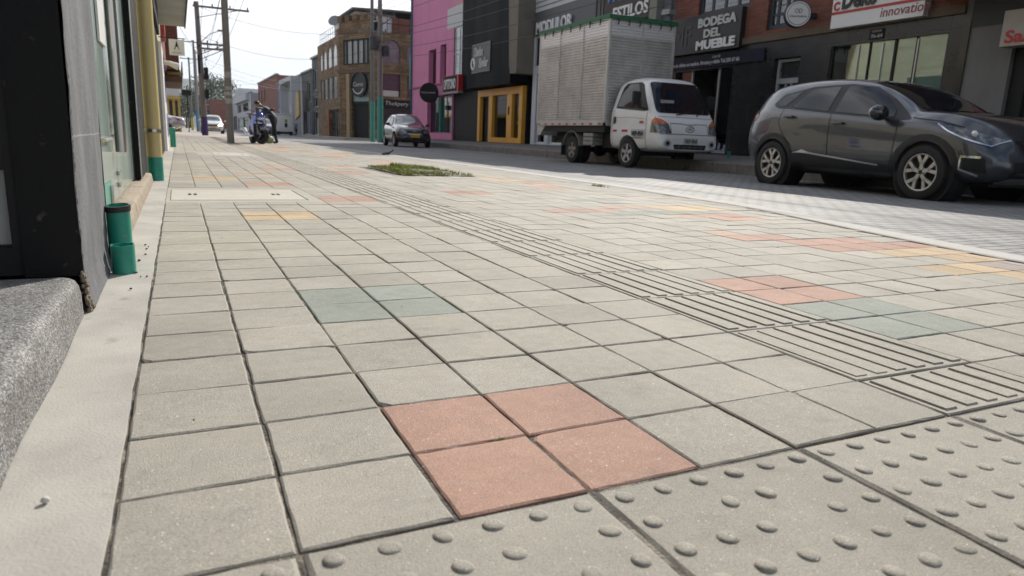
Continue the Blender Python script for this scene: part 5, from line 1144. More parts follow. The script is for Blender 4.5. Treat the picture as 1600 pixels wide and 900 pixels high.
# cladding, arches, chrome strip, seams
both(bv, [(.34,.24),(.38,.5),(.62,.53),(1.17,.455),(2.28,.4),(2.34,.24)], 'sill_cladding', PLAST, kx, .007, .08, .01)
for cx_ in (0, 2.7):
    o_ = [(cx_+.47*math.cos(q), .33+.47*math.sin(q)) for q in [PI*(i/16) for i in range(17)]]; i_ = [(cx_+.398*math.cos(q), .33+.398*math.sin(q)) for q in [PI*(1-i/16) for i in range(17)]]
    both(bv, [(cx_+.47,.2)]+o_+[(cx_-.47,.2),(cx_-.398,.2)]+i_+[(cx_+.398,.2)], 'arch_trim', PLAST, kx, .009, .1, 0)
    for s in (1,-1): MB().lathe([(.40,-.34),(.40,-.03),(.42,-.03),(.42,-.34)], 32, (cx_,s*.86,.33) if s > 0 else (cx_,-.52,.33), 'y').build('arch_liner', DARK, kx)
both(bv, [(.44,.505),(.66,.56),(.8,.525),(2.05,.405),(2.05,.385),(.66,.51)], 'chrome_strip', CHROME, kx, .011, .08, .006)
for path in ([(1.1,1.1),(1.11,.9),(1.14,.6),(1.18,.26)], [(2.24,.97),(2.26,.8),(2.25,.55),(2.2,.26)], [(.1,1.17),(.06,.95),(.2,.78),(.42,.6)], [(2.42,1.0),(2.8,.955),(3.1,.88)]):
    both(bv, strip(path, .008), 'panel_seam', DARK, kx, .004, .06, 0)
for x0 in (.2, 1.18):
    z0 = 1.04 if x0 < 1 else .935
    for s in (1, -1): MB().box(x0,x0+.2,s*.885,s*.925,z0-.012,z0+.018,b=.01).build('door_handle', PAINT, kx, 40)
both(bv, [(2.8,.915),(3.08,.875),(3.44,.745),(3.40,.675),(3.12,.765),(2.9,.86)], 'headlight', LAMPG, kx, .008, .04, .015)
both(bv, strip([(2.8,.92),(2.95,.835),(3.15,.75),(3.40,.668),(3.46,.74)], .016), 'headlight_trim', CHROME, kx, .012, .04, 0)
for v, s in (('R', -1), ('L', 1)):
    loc, nor, *_ = bv.ray_cast(Vector((3.22, s*4, .8)), Vector((0, -s, 0)))
    if loc: MB().ball(loc+nor*.004, (.045,.02,.045), 12).build('projector_lens', M('lens_bright', (.6,.62,.65), .05, .3, coat=1), kx, 60)
both(bv, strip([(3.36,.54),(3.17,.545),(3.16,.40),(3.34,.335)], .028), 'fog_light_trim', CHROME, kx, .01, .04, 0)
both(bv, [(3.19,.53),(3.40,.53),(3.42,.36),(3.19,.40)], 'fog_light_pocket', DARK, kx, .006, .05, .02)
both(bv, [(-.78,1.0),(-.74,1.14),(-.55,1.155),(-.47,1.09),(-.56,.99)], 'tail_light', TAILR, kx, .008, .04, .03)
decal(bv, rpoly([(-.5,.5),(.5,.5),(.48,.33),(-.48,.33)], .03), 'F', 'lower_grille', DARK, kx, .006, .06)
decal(bv, rpoly([(-.45,.74),(.45,.74),(.3,.6),(-.3,.6)], .03), 'F', 'upper_grille', DARK, kx, .006, .06)
for q in (.63, .67, .71): decal(bv, strip([(-.36,q),(.36,q)], .012), 'F', 'grille_bar', M('grille_bar', (.05,.05,.05), .3, .5), kx, .012, .06)
decal(bv, rpoly([(-.56,.27),(-.4,.32),(.4,.32),(.56,.27),(.4,.24),(-.4,.24)], .02), 'F', 'skid_plate', M('skid_silver', (.35,.35,.35), .4, .6), kx, .01, .06)
e_ = MB().box(3.585,3.60,-.24,.24,.5,.62,b=.004).build('number_plate', PLATEY, kx); text('DTM 418', .1, INK, kx, (3.602,-.2,.525), (PI/2,0,PI/2), width=.4, height=.075, extrude=.001)
MB().prism([(0,.58),(.05,.66),(0,.74),(-.05,.66)], 3.56, 3.60, 'yz').build('emblem', CHROME, kx)
mirror_pair(kx, 2.06, .87, 1.06, M('mirror_black', (.012,.012,.013), .12, coat=1), 1.3)
wheel(kx, 0, .80, 1); wheel(kx, 0, -.80, -1); wheel(kx, 2.7, .80, 1); wheel(kx, 2.7, -.80, -1)
MB().box(-.6,3.3,-.5,.5,.2,.3).build('underbody', DARK, kx)
MB().tube([(2.32,-.6,1.15),(2.36,-.2,1.125),(2.38,.05,1.12)], .01, 6).build('wiper', PLAST, kx)

# ------------------------------------------------------------------ the white box truck
TW = M('truck_white', (.8,.8,.78), .3, var=.07, scale=2.5, coat=.5)
def alu_mat():
    m = bpy.data.materials.new('ribbed_aluminium'); m.use_nodes = True; nt = m.node_tree; b = nt.nodes['Principled BSDF']; b.inputs['Metallic'].default_value = .4
    tc = N(nt, 'ShaderNodeTexCoord'); n1 = N(nt, 'ShaderNodeTexNoise'); n1.inputs['Scale'].default_value = 1.6; n1.inputs['Detail'].default_value = 9; n1.inputs['Roughness'].default_value = .7; L(nt, tc.outputs['Object'], n1.inputs[0])
    c = N(nt, 'ShaderNodeValToRGB'); c.color_ramp.elements[0].position = .3; c.color_ramp.elements[0].color = (.42,.415,.395,1); c.color_ramp.elements[1].position = .68; c.color_ramp.elements[1].color = (.7,.69,.665,1); L(nt, n1.outputs['Fac'], c.inputs[0])
    sp_ = N(nt, 'ShaderNodeSeparateXYZ'); L(nt, tc.outputs['Object'], sp_.inputs[0])
    g = N(nt, 'ShaderNodeMath', operation='GREATER_THAN'); g.inputs[1].default_value = 2.98; L(nt, sp_.outputs['Z'], g.inputs[0])
    # red overspray smears and newer brighter sheets along the top
    n2 = N(nt, 'ShaderNodeTexNoise'); n2.inputs['Scale'].default_value = 2.1; n2.inputs['Detail'].default_value = 5; L(nt, tc.outputs['Object'], n2.inputs[0])
    r2 = N(nt, 'ShaderNodeMapRange'); r2.inputs[1].default_value = .68; r2.inputs[2].default_value = .8; r2.inputs[4].default_value = .4; L(nt, n2.outputs['Fac'], r2.inputs[0])
    m1 = N(nt, 'ShaderNodeMix', data_type='RGBA'); L(nt, g.outputs[0], m1.inputs['Factor']); L(nt, c.outputs[0], m1.inputs['A']); m1.inputs['B'].default_value = (.78,.78,.78,1)
    m2 = N(nt, 'ShaderNodeMix', data_type='RGBA'); L(nt, r2.outputs[0], m2.inputs['Factor']); L(nt, m1.outputs['Result'], m2.inputs['A']); m2.inputs['B'].default_value = (.3,.14,.13,1); L(nt, m2.outputs['Result'], b.inputs['Base Color'])
    b.inputs['Roughness'].default_value = .34
    return m
ALU2 = alu_mat(); POST = M('post_aluminium', (.56,.55,.52), .5, .4, var=.15, scale=3)
tk = empty('box_truck', (10.06, 15.84, ROAD_Z), 'white cab box truck with ribbed aluminium body parked at the right kerb', 'truck', -PI/2)
bx0, bx1, by, bz0, bz1 = -1.9, 1.58, .95, 1.0, 3.42
def ribbed(a0, a1, fixed, sgn, along):
    """sheet with horizontal ribs between heights bz0 and bz1"""
    mb = MB(); p = .066; n = int((bz1-.08-bz0-.08)/p); prof = []
    for i in range(n):
        z = bz0+.08+i*p; prof += [(0, z), (.02, z+.014), (.02, z+.034), (0, z+.048)]
    V = []
    for d, z in prof:
        for a in (a0, a1): V.append((a, fixed+sgn*d, z) if along == 'x' else (fixed+sgn*d, a, z))
    mb.add(V, [(2*i, 2*i+1, 2*i+3, 2*i+2) for i in range(len(prof)-1)])
    return mb
for s in (1, -1): ribbed(bx0+.05, bx1-.06, s*(by-.02), s, 'x').build('side_panel', ALU2, tk)
ribbed(-by+.06, by-.06, bx1-.02, 1, 'y').build('front_panel', ALU2, tk); ribbed(-by+.06, by-.06, bx0+.02, -1, 'y').build('rear_door_panel', ALU2, tk)
MB().box(bx0+.03,bx1-.03,-by+.03,by-.03,bz0,bz1-.02).build('box_core', POST, tk)
for x in (-.75, .42):
    for s in (1, -1): MB().box(x,x+.03,s*(by-.02),s*(by+.003),bz0+.08,bz1-.1).build('panel_joint', M('joint_aluminium', (.5,.5,.48), .5, .3, var=.3, scale=6), tk)
MB().box(bx1-.02,bx1+.003,-.02,.01,bz0+.08,bz1-.1).build('panel_joint', M('joint_aluminium', (.5,.5,.48), .5, .3), tk)
for x in (bx0, bx1-.07):
    for s in (1, -1): MB().box(x,x+.07,s*(by-.07),s*by,bz0,bz1,b=.012).build('corner_post', POST, tk)
for s in (1, -1):
    MB().box(bx0+.07,bx1-.07,s*(by-.03),s*(by+.004),bz0-.06,bz0+.08).build('bottom_rail', POST, tk)
    bm = MB()
    for i in range(9): x = bx0+.12+i*.39; bm.box(x,x+.13,s*(by+.005),s*(by+.009),bz0-.045,bz0-.005)
    bm.build('reflective_strip', M('reflector_red', (.5,.02,.02), .3), tk)
    MB().box(bx0+.07,bx1-.07,s*(by-.03),s*(by+.012),bz1-.10,bz1-.0).build('top_rail', POST, tk)
MB().box(bx1-.03,bx1+.004,-by+.07,by-.07,bz0-.06,bz0+.08).build('front_bottom_rail', POST, tk)
TARP = M('green_tarpaulin', (.02,.13,.06), .6, var=.3, scale=5)
bm = MB(); bm.box(bx0-.02,bx1+.03,-by-.03,by+.03,bz1-.02,bz1+.02,b=.012)
for s in (1, -1): bm.box(bx0-.02,bx1+.03,s*(by+.012),s*(by+.03),bz1-.08,bz1)
bm.box(bx1+.012,bx1+.03,-by,by,bz1-.08,bz1); bm.build('tarpaulin', TARP, tk)
bm = MB()
for i in range(7):
    x = bx0+.35+i*.46
    for s in (1, -1): bm.tube([(x, s*(by+.034), bz1-.06), (x+.02, s*(by+.04), bz1-.14), (x-.01, s*(by+.034), bz1-.2)], .016, 5)
for i in range(6): y = -.75+i*.3; bm.tube([(bx1+.034, y, bz1-.06), (bx1+.04, y+.02, bz1-.14), (bx1+.034, y, bz1-.2)], .016, 5)
bm.build('tarpaulin_hook', PLAST, tk)['kind'] = 'stuff'
# chassis, mudguards, tool box
bm = MB()
for s in (1, -1): bm.box(-1.85,3.0,s*.32-.05,s*.32+.05,.62,.8)
for x in (-1.6,-.6,.5,1.4): bm.box(x,x+.08,-.85,.85,.8,.93)
bm.box(-.12,.12,-.7,.7,.28,.42).box(2.35,2.5,-.7,.7,.28,.4).ball((0,0,.34),(.16,.2,.16),12).box(1.05,1.6,-.6,-.2,.42,.75)
bm.build('chassis', M('chassis_black', (.02,.019,.018), .7, var=.3), tk)
for s in (1, -1):
    MB().box(bx0+.02,bx1-.05,s*(by-.1),s*(by-.06),.78,.94).build('side_skirt', M('chassis_black', (.02,.019,.018), .7), tk)
    bm = MB(); V = []
    for i in range(13):
        q = PI*(.06+.88*i/12)
        for y in (s*.62, s*.9): V.append((.44*math.cos(q), y, .36+.44*math.sin(q)))
    bm.add(V, [(2*i,2*i+1,2*i+3,2*i+2) for i in range(12)])
    for i in range(12):
        a, b = V[2*i+1], V[2*i+3]; bm.tube([a, b], .012, 5)
    bm.build('mudguard', M('mudguard_grey', (.25,.245,.23), .6), tk, 40)
    MB().box(-.5,-.47,s*.62,s*.9,.18,.62).build('mud_flap', RUB, tk)
    bm = MB()
    for k in range(3): bm.box(.6,1.05,s*.6,s*.9,.47+k*.1,.555+k*.1,b=.012)
    bm.build('tool_box', M('tool_box_grey', (.3,.3,.29), .5, .3, var=.2), tk)
bm = MB(); bm.prism([(-1.9,.94),(-1.45,.94),(-1.75,.68),(-1.9,.68)], -.9, .9, 'xz'); bm.build('tail_frame', POST, tk)
for s in (1, -1):
    wheel(tk, 0, s*.78, s, .335, .19, .2, 6, M('dull_steel_rim', (.3,.28,.24), .5, .6, var=.3)); 
    wheel(tk, 2.45, s*.76, s, .335, .19, .215, 6, M('silver_rim', (.45,.45,.44), .35, .7, var=.2))
    MB().lathe([(.2,-.09),(.33,-.08),(.33,.08),(.2,.09)], 28, (0,s*.56,.335), 'y', closed=True).build('inner_wheel', RUB, tk, 40)
# cab
zb = T([(1.66,.40),(2.9,.38),(3.3,.40),(3.5,.40),(3.6,.44)]); zt_ = T([(1.66,1.80),(1.72,1.9),(1.86,1.985),(2.3,2.02),(2.7,2.0),(2.86,1.965),(2.95,1.88),(3.1,1.6),(3.3,1.24),(3.37,1.17),(3.48,1.06),(3.54,.95),(3.58,.82),(3.61,.68)])
zs_ = T([(1.66,1.25),(2.9,1.22),(3.3,1.14),(3.45,.98),(3.54,.82),(3.61,.6)])
w_ = T([(1.66,.80),(1.74,.845),(2.6,.855),(3.2,.85),(3.42,.835),(3.54,.80),(3.6,.74),(3.61,.7)]); ws_ = T([(1.66,.79),(1.74,.83),(3.1,.82),(3.42,.80),(3.54,.76),(3.61,.68)]); wt_ = T([(1.66,.62),(1.74,.66),(2.3,.69),(2.8,.69),(3.1,.72),(3.32,.755),(3.46,.73),(3.61,.6)])
xs = [1.66,1.70,1.8,2.0,2.3,2.6,2.8,2.9,2.98,3.1,3.22,3.32,3.39,3.46,3.52,3.57,3.6,3.61]
cab, bv = lofted([(x, zb(x), w_(x), zs_(x), ws_(x), zt_(x), wt_(x)) for x in xs], [(2.45, .40)], .86, '', tk, 'cab', TW)
both(bv, [(1.87,1.33),(1.97,1.80),(2.06,1.88),(2.62,1.89),(2.76,1.83),(3.12,1.26),(2.98,1.25)], 'door_window_surround', PLAST, tk, .004, .06, .03)
both(bv, [(1.93,1.375),(2.03,1.80),(2.12,1.85),(2.56,1.85),(2.8,1.5),(2.86,1.31)], 'door_window', CGLASS, tk, .009, .06, .03)
decal(bv, rpoly([(-.735,1.215),(.735,1.215),(.66,1.885),(-.66,1.885)], .09), 'F', 'windscreen', CGLASS, tk, .006, .08)
MB().box(3.12,3.2,-.55,-.2,1.35,1.5).build('dash_card', M('pale_card', (.4,.36,.38), .7), tk)
for path in ([(1.84,1.3),(1.8,.9),(1.82,.45)], [(3.1,1.22),(3.13,1.0),(3.14,.46)], [(2.86,.44),(3.14,.46)]): both(bv, strip(path, .01), 'door_seam', DARK, tk, .004, .06, 0)
both(bv, strip([(1.8,1.12),(2.5,1.12),(3.1,1.08)], .008), 'door_crease', M('crease_shade', (.3,.3,.29), .5), tk, .004, .06, 0)
both(bv, [(1.86,.96),(1.86,1.13),(1.95,1.15),(1.97,1.0)], 'door_handle', PLAST, tk, .012, .05, .03)
both(bv, [(3.28,.79),(3.30,1.05),(3.36,1.12),(3.42,1.03),(3.52,.86),(3.54,.79)], 'corner_lamp', LAMPG, tk, .006, .04, .02)
for s in (1, -1):
    decal(bv, rpoly([(s*.8,.79),(s*.8,1.10),(s*.7,1.09),(s*.55,.99),(s*.5,.79)], .03), 'F', 'headlight', LAMPG, tk, .007, .05)
    decal(bv, rpoly([(s*.8,.98),(s*.8,1.10),(s*.7,1.09),(s*.55,.985)], .02), 'F', 'indicator', AMBER, tk, .011, .04)
    decal(bv, [(s*.6+.1*math.cos(q*.4), .58+.085*math.sin(q*.4)) for q in range(16)], 'F', 'fog_lamp_ring', M('fog_white', (.5,.5,.49), .4), tk, .007, .05)
    decal(bv, [(s*.6+.05*math.cos(q*.4), .58+.045*math.sin(q*.4)) for q in range(16)], 'F', 'fog_lamp', DARK, tk, .012, .05)
both(bv, [(3.29,1.0),(3.31,1.06),(3.37,1.12),(3.44,1.0)], 'side_indicator', AMBER, tk, .01, .04, .015)
decal(bv, strip([(-.5,1.0),(-.2,1.0),(-.1,.985),(.1,.985),(.2,1.0),(.5,1.0)], .012), 'F', 'panel_seam', DARK, tk, .005, .06)
decal(bv, strip([(-.82,.775),(.82,.775)], .012), 'F', 'bumper_seam', DARK, tk, .005, .06)
decal(bv, strip([(-.5,.79),(-.5,1.0)], .01), 'F', 'panel_seam', DARK, tk, .005, .06); decal(bv, strip([(.5,.79),(.5,1.0)], .01), 'F', 'panel_seam', DARK, tk, .005, .06)
decal(bv, strip([(-.78,1.135),(.78,1.135)], .008), 'F', 'panel_seam', DARK, tk, .004, .06)
decal(bv, rpoly([(-.42,.46),(.42,.46),(.45,.56),(-.45,.56)], .02), 'F', 'air_intake', DARK, tk, .005, .06)
for q in (-.3,-.15,0,.15,.3): decal(bv, strip([(q,.465),(q,.555)], .014), 'F', 'intake_bar', M('intake_grey', (.2,.2,.2), .5), tk, .009, .06)
decal(bv, strip([(-.43,.51),(.43,.51)], .012), 'F', 'intake_bar', M('intake_grey', (.2,.2,.2), .5), tk, .009, .06)
xf = bv.ray_cast(Vector((9,0,.63)), Vector((-1,0,0)))[0].x
MB().box(xf+.012,xf+.03,-.19,.19,.56,.71,b=.006).build('number_plate', PLATEW, tk); text('VEP-954', .1, INK, tk, (xf+.032,-.165,.595), (PI/2,0,PI/2), width=.33, height=.085, extrude=.001, bold=.003)
bm = MB(); loc, nor, *_ = bv.ray_cast(Vector((9,0,.89)), Vector((-1,0,0))); xr = loc.x+.014
bm.tube([(xr, .11*math.cos(i*PI/12), .89+.065*math.sin(i*PI/12)) for i in range(25)], .011, 6)
bm.tube([(xr,-.06,.85),(xr,-.025,.93)], .014, 6).tube([(xr,.025,.85),(xr,.06,.93)], .014, 6).tube([(xr,-.04,.885),(xr,.04,.895)], .012, 6)
bm.build('emblem', CHROME, tk, 50)
both(bv, [(2.6,.65),(2.6,.86),(3.1,.86),(3.1,.65)], 'side_plate', PLATEW, tk, .008, .08, .01)
both(bv, [(2.22,.80),(2.22,.85),(2.46,.85),(2.46,.80)], 'red_reflector', M('reflector_red', (.5,.02,.02), .3), tk, .008, .08, .005); both(bv, [(1.86,.80),(1.86,.85),(2.02,.85),(2.02,.80)], 'red_reflector', M('reflector_red', (.5,.02,.02), .3), tk, .008, .08, .005)
both(bv, [(2.87,1.01),(2.9,1.04),(3.02,1.04),(3.05,1.01),(3.0,.985),(2.9,.985)], 'oval_badge', M('badge_red', (.5,.06,.02), .4), tk, .008, .05, .02)
text('VEP-954', .15, INK, tk, (2.63,-.872,.72), width=.44, height=.11, extrude=.001, bold=.006); text('BOGOTA D.C.', .04, INK, tk, (2.68,-.872,.665), width=.34, height=.03, extrude=.001)
loc, nor, *_ = bv.ray_cast(Vector((9,-.45,1.12)), Vector((-1,0,0)))
text('H100', .06, M('blue_lettering', (.05,.2,.55), .5), tk, (loc.x+.012,-.55,1.085), (R(60),0,PI/2), width=.3, height=.035, extrude=.001)
for s in (1, -1):
    m_ = MB().box(2.93,3.0,s*.93,s*1.14,1.36,1.66,b=.03).build('mirror', PLAST, tk, 40)
    MB().tube([(2.98,s*.82,1.3),(2.98,s*.95,1.33),(2.97,s*1.0,1.4)], .022, 8).build('mirror_arm', PLAST, m_)
    MB().box(2.92,2.93,s*.95,s*1.12,1.39,1.63).build('mirror_face', CHROME, m_)
for y in (-.25, .3):
    p0 = bv.ray_cast(Vector((9,y,1.19)), Vector((-1,0,0)))[0]; p1 = bv.ray_cast(Vector((9,y+.5,1.27)), Vector((-1,0,0)))
    p1 = p1[0] if p1[0] else p0+Vector((0,.4,.08)); MB().tube([p0+Vector((.02,0,0)), (p0+p1)/2+Vector((.03,0,.0)), p1+Vector((.02,-.08,0))], .012, 6).build('wiper', PLAST, tk)

# ------------------------------------------------------------------ smaller cars up the street (shared builder)
def small_car(name, loc, rz, label, paint, plate=PLATEY, lights=None, ln=1., saloon=False):
    e = empty(name, loc, label, 'car', rz)
    zb = T([(-.7,.45),(-.4,.24),(2.9,.22),(3.2,.3)]); 
    if saloon: zt = T([(-.95,.75),(-.9,.95),(-.75,1.0),(-.3,1.03),(-.05,1.1),(.35,1.36),(.7,1.44),(1.3,1.44),(1.7,1.32),(2.05,1.05),(2.3,.95),(2.8,.87),(3.05,.75),(3.2,.5)])
    else: zt = T([(-.72,.8),(-.68,1.0),(-.55,1.25),(-.4,1.4),(.0,1.47),(.7,1.5),(1.2,1.46),(1.55,1.3),(1.95,1.03),(2.3,.96),(2.75,.87),(3.0,.76),(3.12,.6),(3.17,.5)])
    zl = T([(-.95,.68),(-.72,.74),(-.6,.92),(.2,.95),(1.9,.9),(2.3,.86),(2.8,.78),(3.05,.66),(3.17,.46)])
    w = T([(-.95,.55),(-.72,.62),(-.5,.78),(0,.825),(2.4,.82),(2.8,.78),(3.05,.66),(3.17,.5)]); ws = T([(-.95,.5),(-.72,.6),(-.5,.72),(0,.76),(1.9,.76),(2.5,.72),(2.9,.62),(3.17,.44)]); wt = T([(-.95,.4),(-.6,.48),(0,.54),(1.2,.55),(1.95,.63),(2.4,.6),(2.8,.5),(3.17,.3)])
    x0 = -.95 if saloon else -.72
    xs = [x0, x0+.03, x0+.12, x0+.25, -.35, -.1, .2, .6, 1.0, 1.3, 1.6, 1.8, 1.98, 2.2, 2.5, 2.75, 2.95, 3.08, 3.14, 3.17]
    b, bv = lofted([(x, zb(x), w(x), zl(x), ws(x), zt(x), wt(x)) for x in xs], [(0, .36), (2.46, .36)], .825, '', e, 'body', paint)
    a0 = .25 if saloon else -.3
    both(bv, [(a0-.12,.97),(a0+.12,1.28),(.5,1.36),(1.15,1.35),(1.4,1.27),(1.8,.95)], 'window_surround', PLAST, e, .004, .1, .03)
    both(bv, [(a0,1.0),(a0+.17,1.26),(.72,1.33),(.72,.99)], 'rear_window', CGLASS, e, .009, .1); both(bv, [(.8,.99),(.8,1.33),(1.15,1.31),(1.36,1.24),(1.66,.97)], 'front_window', CGLASS, e, .009, .1)
    decal(bv, rpoly([(-.58,1.0),(.58,1.0),(.47,1.39),(-.47,1.39)], .05), 'F', 'windscreen', M('sky_lit_screen', (.05,.055,.06), .03, coat=1), e, .006, .1)
    decal(bv, rpoly([(-.5,1.06),(.5,1.06),(.42,1.33),(-.42,1.33)], .05), 'B', 'rear_screen', CGLASS, e, .006, .1)
    for s in (1, -1):
        decal(bv, rpoly([(s*.68,.63),(s*.68,.76),(s*.5,.77),(s*.36,.66),(s*.4,.61)], .02), 'F', 'headlight', lights or LAMPG, e, .008, .06)
        decal(bv, rpoly([(s*.66,.8),(s*.66,.98),(s*.54,.98),(s*.54,.8)], .02), 'B', 'tail_light', TAILR, e, .008, .06)
    decal(bv, rpoly([(-.33,.6),(.33,.6),(.34,.72),(-.34,.72)], .02), 'F', 'upper_grille', PLAST, e, .006, .08)
    decal(bv, strip([(-.62,.575),(.62,.575)], .018), 'F', 'chrome_bar', CHROME, e, .01, .08)
    decal(bv, rpoly([(-.5,.28),(.5,.28),(.52,.42),(-.52,.42)], .02), 'F', 'lower_grille', PLAST, e, .006, .08)
    both(bv, strip([(.77,.97),(.76,.6),(.8,.26)], .01), 'door_seam', DARK, e, .004, .08, 0); both(bv, strip([(1.8,.9),(1.84,.6),(1.8,.26)], .01), 'door_seam', DARK, e, .004, .08, 0)
    xf = bv.ray_cast(Vector((9,0,.48)), Vector((-1,0,0)))[0].x; MB().box(xf+.008,xf+.02,-.22,.22,.43,.55).build('number_plate', plate, e)
    mirror_pair(e, 1.62, .79, 1.0, paint, .85)
    for x in (0, 2.46):
        for s in (1, -1): wheel(e, x, s*.73, s, .3, .18, .2, 6)
    MB().box(-.5,2.9,-.5,.5,.2,.28).build('underbody', DARK, e)
    return e, bv
BLACKP = M('black_car_paint', (.018,.017,.019), .22, .3, var=.05, coat=1)
c1, bvc = small_car('parked_car', (9.75, 33.3, ROAD_Z), R(-95), 'small black hatchback with yellow plate parked before the pink house', BLACKP)
loc = bvc.ray_cast(Vector((9,0,.66)), Vector((-1,0,0)))[0]
bm = MB(); xr = loc.x+.012; bm.tube([(xr,.065*math.cos(i*PI/10),.665+.065*math.sin(i*PI/10)) for i in range(21)], .008, 6); bm.tube([(xr,-.045,.7),(xr,-.02,.63),(xr,0,.68),(xr,.02,.63),(xr,.045,.7)], .007, 5); bm.tube([(xr,-.02,.72),(xr,0,.685),(xr,.02,.72)], .007, 5); bm.build('emblem', CHROME, c1)
LIT = M('lit_headlamp', (.8,.7,.5), .2, var=0, emit=((1,.72,.35), 5))
small_car('moving_car', (2.45, 61.5, -.045), R(-91), 'white car with glowing headlights driving toward the camera', M('white_car_paint', (.6,.61,.62), .25, var=.05, coat=1), lights=LIT, saloon=True)
small_car('moving_car', (6.6, 66, ROAD_Z), R(-90), 'grey green car half hidden behind the concrete pole', M('teal_grey_paint', (.1,.14,.15), .25, .3, coat=1), saloon=True)
small_car('parked_car', (-.55, 44.6, -.04), R(178), 'silver saloon tail sticking out past the left houses', M('silver_car_paint', (.5,.5,.51), .25, .3, coat=1), saloon=True)
# ================================================================== MOTORCYCLE AND RIDER
mc = empty('motorcycle', (2.33, 25.95, -.0), 'blue sport motorcycle on its stand on the pavement, nose to the camera', 'motorcycle', math.atan2(-.97, .1))
BLUE = M('blue_fairing', (.012,.06,.36), .2, .2, var=.1, coat=1); NAVYB = M('navy_fairing', (.006,.01,.05), .25, coat=1)
def skinbody(name, verts, edges, radii, mat, parent, sub=2, root=0):
    me = bpy.data.meshes.new(name); me.from_pydata(verts, edges, []); o = bpy.data.objects.new(name, me); COL.objects.link(o)
    sk = o.modifiers.new('skin', 'SKIN'); sk.use_smooth_shade = True
    for v, r in zip(me.skin_vertices[0].data, radii): v.radius = r if isinstance(r, tuple) else (r, r)
    me.skin_vertices[0].data[root].use_root = True
    s_ = o.modifiers.new('s', 'SUBSURF'); s_.levels = s_.render_levels = sub
    dg = bpy.context.evaluated_depsgraph_get(); dg.update(); new = bpy.data.meshes.new_from_object(o.evaluated_get(dg)); o.modifiers.clear(); o.data = new
    new.materials.clear()
    for m in (mat if isinstance(mat, list) else [mat]): new.materials.append(m)
    new.polygons.foreach_set('use_smooth', [True]*len(new.polygons)); o.parent = parent
    return o
wf = wheel(mc, 1.38, 0, -1, .3, .12, .21, 6, M('dark_rim', (.03,.03,.032), .3, .5), steer=R(30)); wr = wheel(mc, 0, 0, -1, .3, .17, .21, 6, M('dark_rim', (.03,.03,.032), .3))
for s in (1, -1):
    MB().tube([(1.38,s*.1,.3),(1.2,s*.1,.72),(1.12,s*.1,.92)], [.028,.026,.022], 10).build('fork_leg', M('fork_metal', (.3,.28,.22), .3, .8), mc, 50)
    MB().lathe([(.09,s*.075),(.15,s*.075),(.15,s*.082),(.09,s*.082)], 20, (1.38,0,.3), 'y', closed=True).build('brake_rotor', CHROME, mc)
    MB().tube([(1.12,s*.08,.93),(1.1,s*.28,.96),(1.0,s*.36,.95)], .014, 8).build('handlebar', PLAST, mc, 50)
    m_ = MB().ball((1.16,s*.42,1.12), (.035,.085,.05), 12).build('mirror', PLAST, mc, 60); MB().tube([(1.22,s*.16,1.02),(1.18,s*.36,1.1)], .01, 6).build('mirror_stalk', PLAST, m_)
    # side fairing: an outline with real thickness, pulled out in the middle
    out = [(1.36,.78),(1.28,.98),(1.05,.92),(.78,.82),(.62,.6),(.7,.34),(.95,.28),(1.12,.42),(1.16,.62)]
    bm = bmesh.new(); bm.faces.new([bm.verts.new((x,0,z)) for x, z in rpoly(out, .08)]); 
    for ax in (0, 2):
        for i in range(1, 9): q = (.55 if ax == 0 else .25)+i*.1; bmesh.ops.bisect_plane(bm, geom=bm.verts[:]+bm.edges[:]+bm.faces[:], plane_co=(q,0,q), plane_no=(1,0,0) if ax == 0 else (0,0,1), dist=1e-6)
    for v in bm.verts: v.co.y = s*(.12+.11*max(0, 1-((v.co.x-.92)/.48)**2)*max(.25, 1-((v.co.z-.62)/.42)**2))
    g = bmesh.ops.solidify(bm, geom=bm.faces[:], thickness=.012); MB().bm(bm).build('side_fairing', BLUE, mc, 50)
    MB().tube([(.55,s*.2,.36),(.52,s*.3,.36)], .018, 6).build('foot_peg', CHROME, mc)
nose = skinbody('nose_fairing', [(1.05,0,.93),(1.24,0,.9),(1.4,0,.8),(1.48,0,.72)], [(0,1),(1,2),(2,3)], [(.13,.16),(.16,.19),(.11,.15),(.05,.08)], BLUE, mc)
MB().ball((1.47,.0,.8), (.05,.13,.055), 16).build('headlight', M('visor_bright', (.5,.55,.6), .06, .6, coat=1), mc, 60)
MB().prism([(1.42,.9),(1.2,1.16),(1.1,1.17),(1.22,.98)], -.13, .13, 'xz').build('windscreen', M('smoked_screen', (.03,.035,.04), .04, coat=1), mc)
MB().ball((1.3,.0,1.05), (.08,.05,.05), 12).build('instrument_pod', CHROME, mc, 60)
MB().prism(rpoly([(1.2,.6),(1.42,.66),(1.68,.46),(1.66,.42),(1.4,.6),(1.2,.54)], .04), -.075, .075, 'xz').build('front_mudguard', NAVYB, mc)
skinbody('fuel_tank', [(.5,0,.82),(.75,0,.92),(1.0,0,.86)], [(0,1),(1,2)], [(.12,.1),(.19,.13),(.13,.09)], BLUE, mc)
skinbody('seat', [(.45,0,.82),(.15,0,.86),(-.2,0,.96)], [(0,1),(1,2)], [(.15,.05),(.14,.05),(.1,.04)], M('seat_vinyl', (.015,.015,.016), .6), mc)
skinbody('tail_fairing', [(.3,0,.78),(-.05,0,.86),(-.34,0,.94)], [(0,1),(1,2)], [(.14,.06),(.12,.06),(.05,.03)], NAVYB, mc)
